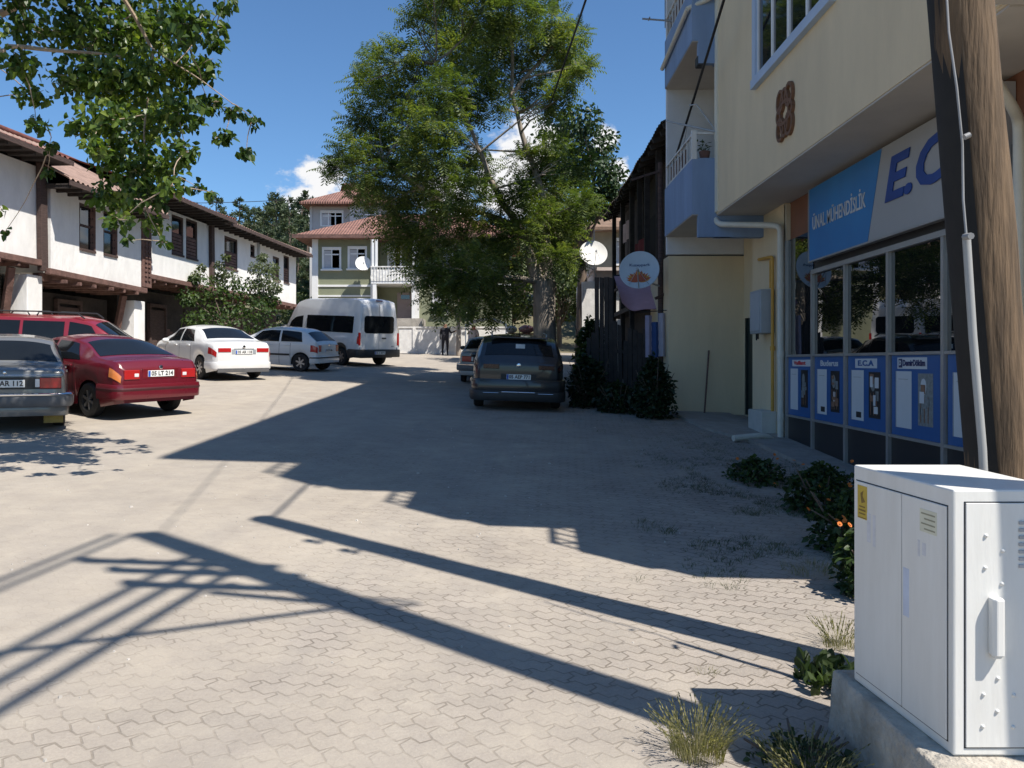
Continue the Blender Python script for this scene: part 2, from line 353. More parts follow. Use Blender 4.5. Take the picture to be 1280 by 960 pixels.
# ------------------------------------------------------------------ old timber houses along the left side
def yf(p): return 14.306/(.717-p/1000.)
def xf(y): return -14.306+.077*y
U = Vector((.0767,.99705,0))
def zf(p, py): return E+(452-py)/1000.*yf(p)
def house(name, label, p0, p1, floor, top, winds, overh=.75, posts=(), shutters=True, ridge=3.4, tile=roof_tile, jut=0., pitch=.34, eave_up=.1, slant=0.):
    y0, y1 = yf(p0), yf(p1); L0 = (y1-y0)/.99705
    g0 = G(xf(y0), y0)
    rot = math.atan2(U.y, U.x)
    r = thing(name, label, 'house', (xf(y0), y0, g0), rot, group='old timber houses in a row on the left')
    s = lambda p: (yf(p)-y0)/.99705
    z = lambda v: v+E-g0
    fz, tz = z(floor), z(top)
    depth = 7.
    # upper storey with slightly uneven plaster
    mb = MB(); ww = []
    for (a, b, zt, zb) in winds: ww.append((s(a), s(b), zf((a+b)/2, zb)-g0, zf((a+b)/2, zt)-g0))
    ww.sort()
    def wl(x0, x1, za, zb):
        if x1-x0 < .02 or zb-za < .02: return
        n = max(1, int((x1-x0)/.5)); m = max(1, int((zb-za)/.5))
        def fn(u, v):
            k = .02*noise.noise(Vector((u*1.3, v*1.3, p0)))
            edge = (abs(u-x0) < 1e-5 or abs(u-x1) < 1e-5 or abs(v-za) < 1e-5 or abs(v-zb) < 1e-5)
            return (u, -jut-(0 if edge else k), v)
        mb.grid(fn, [x0+(x1-x0)*i/n for i in range(n+1)], [za+(zb-za)*i/m for i in range(m+1)])
    cur = 0.
    for (a, b, za, zb) in ww:
        wl(cur, a, fz, tz); wl(a, b, fz, za); wl(a, b, zb, tz)
        for q in ((a,za,a,zb),(b,zb,b,za)): mb.quad((q[0],-jut,q[1]),(q[2],-jut,q[3]),(q[2],.25-jut,q[3]),(q[0],.25-jut,q[1]))
        mb.quad((a,-jut,za),(a,.25-jut,za),(b,.25-jut,za),(b,-jut,za)); mb.quad((a,-jut,zb),(b,-jut,zb),(b,.25-jut,zb),(a,.25-jut,zb))
        cur = b
    wl(cur, L0, fz, tz)
    mb.quad((0,-jut,fz),(0,-jut,tz),(0,depth,tz),(0,depth,fz)); mb.quad((L0,-jut,fz),(L0,depth,fz),(L0,depth,tz),(L0,-jut,tz)); mb.quad((0,depth,fz),(0,depth,tz),(L0,depth,tz),(L0,depth,fz))
    mb.quad((0,-jut,fz),(L0,-jut,fz),(L0,depth,fz),(0,depth,fz))
    mb.build('upper_wall', white_paint, r, world=False)
    # windows
    for i, (a, b, za, zb) in enumerate(ww):
        wn = MB(); t = .07
        wn.box(a, b, .02-jut, .12-jut, zb-t, zb); wn.box(a, b, -.04-jut, .12-jut, za, za+t); wn.box(a, a+t, .02-jut, .12-jut, za+t, zb-t); wn.box(b-t, b, .02-jut, .12-jut, za+t, zb-t)
        zm = za+(zb-za)*.55
        wn.box(a+t, b-t, .05-jut, .10-jut, zm-.03, zm+.03)
        wo = wn.build('window', dark_wood, r, world=False)
        MB().box(a+t, b-t, .085-jut, .095-jut, za+t, zb-t).build('pane', glass_dark, wo, world=False)
        if shutters and (b-a) > .6:
            sh = MB()
            if i % 2 == 0 and shutters == 'lower':
                n = 6
                for k in range(n): sh.box(a+t, b-t, .03-jut, .045-jut, za+t+k*(zm-za-t)/n, za+t+(k+.82)*(zm-za-t)/n)
            elif shutters == 'lower':
                n = 6
                for k in range(n): sh.box(a+t, b-t, .03-jut, .045-jut, za+t+k*(zm-za-t)/n, za+t+(k+.82)*(zm-za-t)/n)
            else:                                # an open leaf standing out of the wall
                M4 = Matrix.Translation((b, -.02-jut, 0)) @ Matrix.Rotation(R(-62), 4, 'Z')
                sh.box(-.36*(b-a)-.1, 0, -.025, 0, za+.03, zb-.02, M4)
                for k in range(5): sh.box(-.36*(b-a)-.08, -.03, -.04, -.026, za+.1+k*(zb-za-.2)/5, za+.1+(k+.8)*(zb-za-.2)/5, M4)
            sh.build('shutter', red_wood, wo, world=False)
    # beam under the jetty, ground floor set back
    bm_ = MB(); bm_.bar((-.25,-.08-jut,fz-.07+slant),(L0+.1,-.08-jut,fz-.09),.17,.16); bm_.bar((-.1,.35-jut,fz-.12),(L0,.35-jut,fz-.12),.2,.2)
    for k in range(int(L0/.75)): bm_.bar((.3+k*.75+random.uniform(-.08,.08),-.12-jut-random.random()*.12,fz-.22),(.3+k*.75,1.3,fz-.22),.09,.10)
    bm_.build('floor_beam', red_wood, r, world=False, bevel=.012)
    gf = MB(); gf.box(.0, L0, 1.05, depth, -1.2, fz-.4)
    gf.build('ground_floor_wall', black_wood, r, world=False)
    pl = MB()
    zlow = lambda x: G(*( (Vector((xf(y0), y0, 0))+U*x).xy ))-g0
    for k in range(int(L0/.24)):
        x = .05+k*.24
        if random.random() < .14: continue
        pl.box(x, x+.22, 1.0-random.random()*.03, 1.04, zlow(x)-.1, zlow(x)+1.05+random.random()*.25)
    pl.build('plank_cladding', red_wood, r, world=False)
    dr = MB(); x = L0*.42
    dr.box(x, x+1.0, .94, 1.0, zlow(x)-.05, zlow(x)+1.95); dr.box(x-.1, x, .9, 1.02, zlow(x)-.05, zlow(x)+2.05); dr.box(x+1.0, x+1.1, .9, 1.02, zlow(x)-.05, zlow(x)+2.05); dr.box(x-.1, x+1.1, .9, 1.02, zlow(x)+2.05, zlow(x)+2.17)
    dr.build('door', dark_wood, r, world=False)
    for (a, b, zt) in posts:
        q = MB(); q.box(s(a), s(b), .02, .5, zlow(s(a))-.6, min(fz-.42, z(zt)))
        q.build('plaster_pier', white_paint, r, world=False, bevel=.02)
        q = MB(); q.bar((s(a)-.12, .75, zlow(s(a))+.3), (s(a)-.5, .1, fz-.3), .16, .16); q.build('brace', red_wood, r, world=False)
    # roof: tiles in waves, boarded soffit, fascia
    ez = tz+eave_up
    rf = MB(); n = max(20, int((L0+.8)/.055)); ov = overh+jut
    def rp(u, v):
        d = -ov+v*(ov+ridge); w = .035*math.sin(2*math.pi*u/.22)
        return (u, d, ez+.14+(d+ov)*pitch+w-(.05*math.sin(u/L0*3.1)))
    rf.grid(rp, [-.35+(L0+.7)*i/n for i in range(n+1)], [0,.01,.33,.66,1.])
    rf.grid(lambda u, v: (u, ridge+v*5., ez+.14+(ov+ridge)*pitch-v*5.*pitch+.035*math.sin(2*math.pi*u/.22)-(.05*math.sin(u/L0*3.1))), [-.35+(L0+.7)*i/n for i in range(n+1)], [0,.5,1.])
    ro = rf.build('roof', tile, r, world=False, smooth=60)
    MB().tube([(-.4, ridge, ez+.2+(ov+ridge)*pitch-.02), (L0/2, ridge, ez+.15+(ov+ridge)*pitch), (L0+.4, ridge, ez+.2+(ov+ridge)*pitch-.02)], .1, 8).build('ridge_cap', roof_tile, ro, world=False, smooth=60)
    sf = MB(); sf.box(-.3, L0+.3, -ov, depth*.2, ez-.02, ez+.02)
    nb = int((L0+.6)/.5)
    for k in range(nb): sf.box(-.28+k*.5, -.2+k*.5, -ov+.04, .0, ez-.1, ez-.021)
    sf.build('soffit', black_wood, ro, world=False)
    MB().box(-.34, L0+.34, -ov-.03, -ov, ez-.03, ez+.10).build('fascia_board', dark_wood, ro, world=False)
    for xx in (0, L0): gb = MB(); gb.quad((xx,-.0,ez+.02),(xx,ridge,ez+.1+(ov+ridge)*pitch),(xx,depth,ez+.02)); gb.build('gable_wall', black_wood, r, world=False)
    return r, L0, fz, tz, g0, s
h1 = house('timber_house', 'white plastered timber house cut off by the left edge, its visible wall without windows', -150, 48, 2.72, 5.2, [(-120,-95,235,300),(-70,-45,230,300)], overh=.75, posts=((35,54,2.4),), eave_up=.12)
h2 = house('timber_house', 'white plastered timber house with two tall windows whose brown shutters stand open', 58, 172, 2.42, 4.72, [(94,114,256,315),(124.5,141.5,265,321)], posts=((169,182,2.3),), jut=.12, tile=old_tile, ridge=3.6, pitch=.54, eave_up=.02, slant=.08)
h3 = house('timber_house', 'white plastered timber house with a pair of half shuttered windows, behind the white sedan', 184, 262, 2.93, 5.36, [(214.5,229.5,270,320),(232.5,247,275,325)], shutters='lower', posts=(), overh=.95, eave_up=.12)
h4 = house('timber_house', 'long white plastered timber house with a leafy shrub before it, farthest of the row', 262.8, 370, 2.93, 5.42, [(280.5,297,297,338),(313,318.5,306,322),(341,349,321,353),(354.5,361.5,320,355)], shutters='lower', overh=.75, tile=old_tile, eave_up=.0)
# corner boards and the patterned strip between the houses
for (r, L0, fz, tz, g0, s), side, w_, jut in ((h1, 1, .26, .1), (h3, 0, .0, 0), (h4, 0, .26, .06)):
    if w_ == 0: continue
    q = MB(); x = L0 if side else 0.
    q.bar((x+.04, -jut, fz-.3), (x-.02, -jut, tz+.1), w_, .14, up=(0,1,0))
    q.build('corner_board', dark_wood, r, world=False, bevel=.01)
r, L0, fz, tz, g0, s = h2
q = MB(); x0 = L0+.03; q.box(x0, x0+.55, -.16, -.06, fz+.05, tz+.1)
for k in range(13):
    for j in range(2): q.box(x0+.12+j*.2, x0+.24+j*.2, -.2, -.165, fz+.25+k*.15, fz+.34+k*.15)
q.build('carved_panel', red_wood, r, world=False)
r, L0, fz, tz, g0, s = h4
q = MB(); x = s(322); q.bar((x, -.04, fz-.2), (x, -.04, tz+.05), .12, .1, up=(0,1,0)); q.build('drainpipe', steel, r, world=False)

# ------------------------------------------------------------------ green house at the end of the street
olive = M('olive_plaster', (.235,.25,.165), .9, var=.08, scale=1.2, bump=.1, bscale=30)
olive_dark = M('lilac_door_paint', (.33,.27,.27), .6, var=.08)
def hip_roof(mb, x0, x1, y0, y1, ze, zr, t=.14, ins=None):
    ins = ins or (y1-y0)/2
    ym = (y0+y1)/2; a = (x0,y0,ze+t); b = (x1,y0,ze+t); c = (x1,y1,ze+t); d = (x0,y1,ze+t); e = (x0+ins,ym,zr); f = (x1-ins,ym,zr)
    mb.quad(a,b,f,e); mb.quad(b,c,f); mb.quad(c,d,e,f); mb.quad(d,a,e)
    mb.box(x0,x1,y0,y1,ze,ze+t-.003)
def tile_mat():
    m = M('clay_tiles', (.25,.125,.095), .85, var=.3, scale=2.2)
    nt = m.node_tree; b = nt.nodes['Principled BSDF']; tc = nd(nt, 'ShaderNodeTexCoord')
    br = nd(nt, 'ShaderNodeTexWave', Scale=1.9, Distortion=.5); br.bands_direction = 'X'; nt.links.new(tc.outputs['Object'], br.inputs['Vector'])
    b2 = nd(nt, 'ShaderNodeTexWave', Scale=1.1, Distortion=.3); b2.bands_direction = 'Y'; nt.links.new(tc.outputs['Object'], b2.inputs['Vector'])
    ad = nd(nt, 'ShaderNodeMath', operation='ADD'); nt.links.new(br.outputs[1], ad.inputs[0]); nt.links.new(b2.outputs[1], ad.inputs[1])
    bp = nd(nt, 'ShaderNodeBump', Strength=.9, Distance=.06); nt.links.new(ad.outputs[0], bp.inputs['Height']); nt.links.new(bp.outputs[0], b.inputs['Normal'])
    return m
tiles = tile_mat()
def window_y(parent, x0, x1, z0, z1, y, cols=2, top=True, fr=pvc, t=.07, sill=True):   # window in a wall that faces the camera
    m = MB(); m.box(x0-.08, x1+.08, y-.06, y+.02, z1, z1+.1); m.box(x0-.08, x0, y-.06, y+.02, z0, z1); m.box(x1, x1+.08, y-.06, y+.02, z0, z1)
    if sill: m.box(x0-.14, x1+.14, y-.16, y+.02, z0-.09, z0)
    m.box(x0, x1, y-.02, y+.03, z0, z0+t); m.box(x0, x1, y-.02, y+.03, z1-t, z1)
    for k in range(cols+1):
        x = x0+(x1-x0)*k/cols; m.box(max(x0, x-t/2), min(x1, x+t/2), y-.022, y+.03, z0+t, z1-t)
    if top: zz = z0+(z1-z0)*.72; m.box(x0+t, x1-t, y-.018, y+.03, zz-t/2, zz+t/2)
    w_ = m.build('window', fr, parent)
    MB().box(x0+.01, x1-.01, y+.0, y+.012, z0+.01, z1-.01).build('pane', glass_dark, w_)
    cu = MB(); n = 14; a, b_ = x0+.04, x0+(x1-x0)*.45
    cu.grid(lambda u, v: (u, y-.004+.003*math.sin(u*60), v), [a+(b_-a)*i/n for i in range(n+1)], [z0+.08, z1-.1])
    cu.build('curtain', M('net_curtain', (.5,.5,.52), .9, var=.1), w_)
    return w_
D = 46.
gx = lambda px, d=D: X(d, px)
gh = thing('green_house', 'olive green house with white trim, red tiled roof and white balcony at the street end', 'house', (gx(500), D, G(gx(500), D)))
gz0 = G(-9, D)-1.5
wl = MB(); xa, xb = gx(393), gx(640); zt = Z(D, 293)
bx0, bx1 = gx(470), gx(518)
wl.box(xa, bx0, D, D+7, gz0, zt); wl.box(bx1, xb, D, D+7, gz0, zt); wl.box(bx0, bx1, D+1.2, D+6.9, gz0, zt-.01)
wl.build('wall', olive, gh)
tr = MB()
tr.box(xa-.12, xa+.22, D-.08, D+.3, gz0, zt); tr.box(xa, bx0, D-.05, D+.0, Z(D,358.5), Z(D,356)); tr.box(xa+.22, bx0, D-.05, D-.003, Z(D,371), Z(D,369))
tr.box(bx1-.02, bx1+.28, D-.09, D+.3, gz0, zt); tr.box(bx0-.3, bx0+.02, D-.09, D+.3, gz0, zt); tr.box(bx1+.28, xb, D-.05, D-.0, Z(D,358), Z(D,355))
tr.build('white_trim', pvc, gh)
rf = MB(); hip_roof(rf, gx(392)-.95, xb+.8, D-.85, D+7.8, Z(D-.85,296.5), Z(D+3.5,268), ins=4.3)
ro = rf.build('roof', tiles, gh)
MB().box(gx(392)-1.0, xb+.85, D-.93, D-.86, Z(D-.85,297.5), Z(D-.85,293)).build('fascia_board', red_wood, ro)
window_y(gh, gx(404.5), gx(425), Z(D,336.5), Z(D,311), D); window_y(gh, gx(436.5), gx(457), Z(D,336), Z(D,310), D)
window_y(gh, gx(542), gx(559.5), Z(D,392), Z(D,367), D); window_y(gh, gx(576), gx(592), Z(D,391), Z(D,366), D, cols=2)
window_y(gh, gx(482), gx(497), Z(D,334), Z(D,304), D+1.2, cols=2); window_y(gh, gx(556), gx(575), Z(D,336), Z(D,311), D)
dr = MB(); dr.box(gx(486.5)+.3, gx(511), D+1.12, D+1.2, Z(D+1.2,400), Z(D+1.2,366)); do = dr.build('door', olive_dark, gh)
MB().box(gx(487)+.5, gx(509), D+1.09, D+1.118, Z(D+1.2,374), Z(D+1.2,369)).build('fanlight', glass_dark, do)
bal = MB(); b0, b1 = gx(464, 44.9), gx(519, 44.9); yb = 44.9
bal.box(b0, b1, yb, D+1.2, Z(yb,354.5), Z(yb,351.5))
bo = bal.build('balcony', pvc, gh)
bp = MB(); n = 15
old_white = M('stained_white_paint', (.72,.71,.68), .8, var=.28, scale=5)
bp.box(b0, b1, yb-.02, yb+.05, Z(yb,351.4), Z(yb,337)); bp.box(b0-.03, b1+.03, yb-.05, yb+.07, Z(yb,334), Z(yb,332.7))
for k in range(n+1): bp.box(b0+(b1-b0-.03)*k/n, b0+(b1-b0-.03)*k/n+.03, yb-.045, yb-.021, Z(yb,351), Z(yb,334))
bp.box(b0, b0+.06, yb+.05, D-.1, Z(yb,351.4), Z(yb,337)); bp.box(b1-.06, b1, yb+.05, D-.1, Z(yb,351.4), Z(yb,337))
bp.build('balcony_rail', old_white, bo)
for x in (b0+.02, b0+.22, b1-.16): MB().box(x, x+.12, yb-.02+.08, yb+.18, Z(yb,332.6), Z(yb,299)).build('balcony_post', pvc, bo)
for x in (b0+.08, b1-.2): MB().box(x, x+.2, yb+.02, yb+.22, gz0, Z(yb,354.6)).build('porch_post', pvc, gh)
st = MB(); st.box(gx(496,44.3), gx(528,44.3), 44.2, D, gz0, Z(44.3,398)); st.build('entrance_landing', concrete, gh)
gwm = M('whitewashed_wall', (.74,.72,.69), .9, var=.14, scale=4, bump=.3, bscale=20)
gw = MB(); yw = 43.6
gw.box(X(yw,499), X(yw,640), yw, yw+.3, G(-4,yw)-.6, Z(yw,410)); gw.box(X(yw,499)-.05, X(yw,640), yw-.04, yw+.34, Z(yw,410), Z(yw,408.2))
gw.box(X(yw,516), X(yw,520), yw-.05, yw, G(-4,yw)-.6, Z(yw,410))
tag(gw.build('garden_wall', gwm, origin=(X(yw,560), yw, G(-3,yw))), 'low whitewashed garden wall in front of the green house', 'wall')
def dish(name, label, c, rad, face, parent_pts, mat, extra=None, depth=.16):
    c = Vector(c); n = Vector(face).normalized()
    t = thing(name, label, 'satellite dish', tuple(c))
    xa = n.cross(Vector((0,0,1))).normalized(); ya = xa.cross(n)   # xa right as seen from the front is -xa
    fn = lambda x, y, w: c+xa*x+ya*y+n*w
    m = MB(); prof = [(rad*k/10, -depth*(1-(k/10)**2)*rad) for k in range(11)]; prof[0] = (.004, prof[0][1])
    m.lathe(prof, fn, 36); m.lathe([(rad, 0), (rad*1.02, -.008), (rad*1.0, -.02)]+[(rad*k/10, -depth*(1-(k/10)**2)*rad-.015) for k in range(9, -1, -1)], fn, 36)
    m.build('reflector', mat, t, smooth=60)
    m = MB(); f = fn(0, -rad*.35, rad*.95)
    m.tube([fn(0,-rad*.98,0), f], .012, 6); m.tube([f-n*.09, f+n*.03], .03, 10); m.tube([fn(rad*.5,-rad*.8,0), f], .006, 5); m.tube([fn(-rad*.5,-rad*.8,0), f], .006, 5)
    m.build('receiver_arm', grey_paint, t, smooth=60)
    m = MB(); m.tube([fn(0,0,-depth*rad-.02)]+[Vector(p) for p in parent_pts], .022, 8)
    m.build('mount', grey_paint, t, smooth=60)
    return t, fn, xa, ya, n
dish_white = M('dish_white', (.74,.73,.7), .45, var=.05)
dish('satellite_dish', 'white satellite dish on the front of the green house', P(45.2, 454, 329), .43, (.25,-1,.35), [P(45.7,456,333), P(46,456,334)], dish_white)
# the pale house behind it
D2 = 55.
ph = thing('pale_house', 'pale grey house under a red roof, standing behind the green house', 'house', (X(D2,440), D2, G(X(D2,440), D2)))
pale = M('pale_plaster', (.47,.45,.44), .9, var=.06)
x0, x1 = X(D2,388.5), X(D2,482)
m = MB(); m.box(x0, x1, D2, D2+7, G(x0,D2)-1, Z(D2,253)); m.build('wall', pale, ph)
m = MB(); m.box(x0-.06, x0+.1, D2-.06, D2+.2, G(x0,D2), Z(D2,253)); m.box(X(D2,441)-.1, x1, D2-.5, D2, G(x0,D2)-1, Z(D2,254)); m.build('front_bay', M('pale_plaster_light', (.58,.56,.54), .9, var=.05), ph)
m = MB(); hip_roof(m, x0-.5, x1+.5, D2-1.0, D2+8, Z(D2-1,254.5), Z(D2+3.5,229), ins=4.2); m.build('roof', tiles, ph)
window_y(ph, X(D2,402), X(D2,428), Z(D2,283), Z(D2,265), D2, cols=3, sill=False)
window_y(ph, X(D2,452), X(D2,470), Z(D2,283), Z(D2,265), D2-.5, cols=2, sill=False)
# ------------------------------------------------------------------ apartment block with the shop, right side
XB, XS, XL = 3.88, 4.8, 3.42                 # bay front, shop front, balcony front
YN, YA, YB, YC = 4.5, 6.25, 15.2, 17.9       # near balcony, bay, far balcony, end
FL = 3.3
blk = thing('apartment_block', 'cream apartment block with blue balconies and a heating shop on its ground floor', 'building', (4.8, 11, G(4.8, 11)))
m = MB()
m.box(XB, 14, YA, YB, E+2.8, E+12.2); m.box(5.3, 14, YN, YA, E+2.6, E+12.2); m.box(5.3, 13.9, YB, YC, E+2.95, E+12.2)
m.box(4.78, 5.2, 14.0, 15.9, -.2, E+2.79)                   # pier between shop and entrance
m.box(5.25, 14, 5.2, YB-.01, -.3, E+2.79)                    # core behind the shop
m.box(3.5, 14, YC-.02, 20.2, 0, E+2.36)                      # end wall of the ground floor
m.box(5.18, 5.4, 15.9, 16.2, 0, E+2.78); m.box(5.18, 5.4, 17.45, YC-.02, 0, E+2.78); m.box(5.18, 5.4, 16.2, 17.45, G(5,17)+2.2, E+2.78)
m.box(4.79, 5.25, 5.2, 7.55, -.3, E+2.1)
m.build('wall', cream, blk)
for ya_ in (YB-.16, YA-.02): MB().box(XB-.03, XB+.12, ya_, ya_+.18, E+2.83, E+12.2).build('corner_strip', M('pale_cream_plaster', (.7,.66,.54), .85, var=.04), blk)
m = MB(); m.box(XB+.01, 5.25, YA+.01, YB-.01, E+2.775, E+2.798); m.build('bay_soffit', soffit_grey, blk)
white_wall = M('white_wash', (.66,.66,.66), .9, var=.06)
m = MB(); m.box(XL+.05, 5.3, YC, YC+.15, E+2.4, E+12.2); m.build('end_wall', white_wall, blk)
m = MB(); m.box(5.0, 5.25, YA+.7, 13.95, E+2.06, E+2.77); m.box(4.86, 5.0, 7.55, 13.98, E+2.1, E+2.77); m.box(4.86, 5.24, 5.2, 7.549, E+2.11, E+2.77)
fascia = M('brown_tile_band', (.21,.085,.045), .55, var=.12, scale=6)
m.build('tile_band', fascia, blk)
m = MB(); m.box(2.55, 14.4, 4.75, 19.0, E+12.2, E+12.36); m.box(2.5, 14.45, 4.7, 19.05, E+12.12, E+12.2); rf_ = m.build('roof', concrete, blk)
# balconies: slab, blue parapet, railing
for k in range(3):
    z0 = E+2.85+k*FL
    for (a, b, far) in ((YN, YA, False), (YB, YC, True)):
        m = MB()
        m.box(XL, 5.3, a+.001, b-.001, z0-.05, z0+.1)                    # slab
        m.box(XL-.002, XL+.12, a, b, z0-.03, z0+1.0)            # front
        e = a if not far else a
        m.box(XL+.12, 5.25 if not far else XB+.3, a-.002, a+.12, z0-.48, z0+1.02)
        if far: m.box(XB-.02, 5.1, a-.004, a+.2, z0-.48, z0+.05)
        else: m.box(XL+.12, 5.25, a+.12, a+.2, z0-.48, z0-.05)
        bo = m.build('balcony', blue_wall, blk)
        q = MB(); n = 9; zt = z0+1.52
        q.box(XL+.02, XL+.07, a+.02, b-.02, zt-.04, zt); q.box(XL+.02, XL+.07, a+.02, b-.02, z0+1.03, z0+1.06)
        for i in range(n+1): yy = a+.04+(b-a-.1)*i/n; q.box(XL+.03, XL+.06, yy-.012, yy+.012, z0+1.0, zt-.04)
        if far: q.box(XL+.07, XB, a+.03, a+.06, zt-.04, zt); q.box(XL+.0, XL+.09, a+.0, a+.09, z0+1.0, zt+.03)
        else: q.box(XL+.07, 5.2, a+.03, a+.06, zt-.04, zt)
        q.build('railing', M('white_rail', (.62,.62,.6), .5, var=.1), bo)
        q = MB(); q.box(XL+.075, XL+.09, a+.9, b-.1, z0+1.07, zt-.1); q.build('railing_infill', M('brown_mesh', (.14,.085,.07), .8, var=.2), bo)
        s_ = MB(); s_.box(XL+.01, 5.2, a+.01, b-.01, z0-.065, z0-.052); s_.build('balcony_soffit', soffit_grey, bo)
        wd = MB(); wd.box(5.24, 5.3, a+.7, a+1.8, z0+.1, z0+2.2); wd.build('balcony_door', glass_dark, bo)
# windows of the bay
def bay_window(y0, y1, z0, z1):              # y0 < y1, wall faces -x
    f = MB(); x = XB
    f.box(x-.07, x+.03, y0-.16, y0, z0-.12, z1+.12); f.box(x-.07, x+.03, y1, y1+.16, z0-.12, z1+.12); f.box(x-.07, x+.03, y0, y1, z1, z1+.12); f.box(x-.09, x+.03, y0-.18, y1+.18, z0-.14, z0)
    wo = f.build('window', M('pale_blue_trim', (.42,.52,.66), .8, var=.05), blk)
    f = MB(); t = .07
    f.box(x-.03, x+.02, y0, y1, z0, z0+t); f.box(x-.03, x+.02, y0, y1, z1-t, z1)
    n = 4
    for k in range(n+1):
        y = y0+(y1-y0)*k/n; tt = t if k != 2 else t*1.5
        f.box(x-.032, x+.02, max(y0, y-tt/2), min(y1, y+tt/2), z0+t, z1-t)
    f.build('frame', pvc, wo)
    MB().box(x-.008, x+.004, y0+.02, y1-.02, z0+.02, z1-.02).build('pane', glass_dark, wo)
for k in range(3):
    bay_window(9.75, 12.55, E+4.46+k*FL, E+5.92+k*FL)
    if k: bay_window(7.2, 8.5, E+4.46+k*FL, E+5.85+k*FL)
# knotwork ornament on the bay
orn = MB(); oc = Vector((XB-.0, 11.30, E+3.52))
def strip(fn, n=40, closed=True, wd_=.046):
    pts = [fn(i/n) for i in range(n+1)]
    for a, b in zip(pts, pts[1:]):
        A = Vector((oc.x-.02, oc.y+a[0], oc.z+a[1])); B = Vector((oc.x-.02, oc.y+b[0], oc.z+b[1]))
        orn.bar(A, B+(B-A)*.18, wd_, .05+.004*random.random(), up=(1,0,0))
for sx in (-1, 1):
    for sz in (-1, 1): strip(lambda t, sx=sx, sz=sz: (sx*(.18+.13*math.cos(2*math.pi*t)), sz*(.20+.15*math.sin(2*math.pi*t))), 26)
strip(lambda t: (.17*math.cos(2*math.pi*t), .33*math.sin(2*math.pi*t)), 30); strip(lambda t: (.32*math.cos(2*math.pi*t), .15*math.sin(2*math.pi*t)), 30)
orn.build('knot_ornament', M('ornament_brown', (.17,.085,.045), .7, var=.25, scale=20), blk)
# shop front: mullions, panes, plinth
YM = [13.92, 12.72, 11.46, 10.15, 8.85, 7.6]
ztr = E+1.42; zp1, zp0 = E+.10, E-.93
alu = M('dull_aluminium', (.42,.42,.41), .4, metal=.6, var=.1)
plinth_m = M('charcoal_panel', (.022,.022,.024), .4, var=.1)
sf_ = MB()
for i, y in enumerate(YM):
    sf_.box(XS-.045, XS+.05, y-.03, y+.03, -.1, ztr if i else E+2.1)
sf_.box(XS-.055, XS+.05, YM[5], YM[1], ztr-.035, ztr+.035)
for z in (zp1, zp0): sf_.box(XS-.035, XS+.02, YM[5], YM[0], z-.018, z+.018)
fr_ = sf_.build('shopfront_frame', alu, blk)
for i in range(5):
    a, b = YM[i+1]+.03, YM[i]-.03
    p = MB(); p.box(XS, XS+.012, a, b, zp1+.02, (ztr-.03) if i else E+2.1); p.build('shop_pane', shop_glass, blk)
m = MB(); m.box(XS+.0, XS+.05, YM[5], YM[0], -.2, zp0-.018); m.build('plinth_panel', plinth_m, blk)
m = MB(); m.box(XS+.01, XS+.04, YM[5], YM[1]-.0, ztr+.035, E+2.09); m.build('transom_panel', plinth_m, blk)
m = MB(); m.box(XS-.02, 5.0, 13.955, 14.05, -.2, E+2.75); m.box(XS-.02, XS+.1, 7.4, 7.57, -.2, E+2.1); m.build('door_jamb', M('cream_trim', (.55,.5,.38), .7, var=.06), blk)
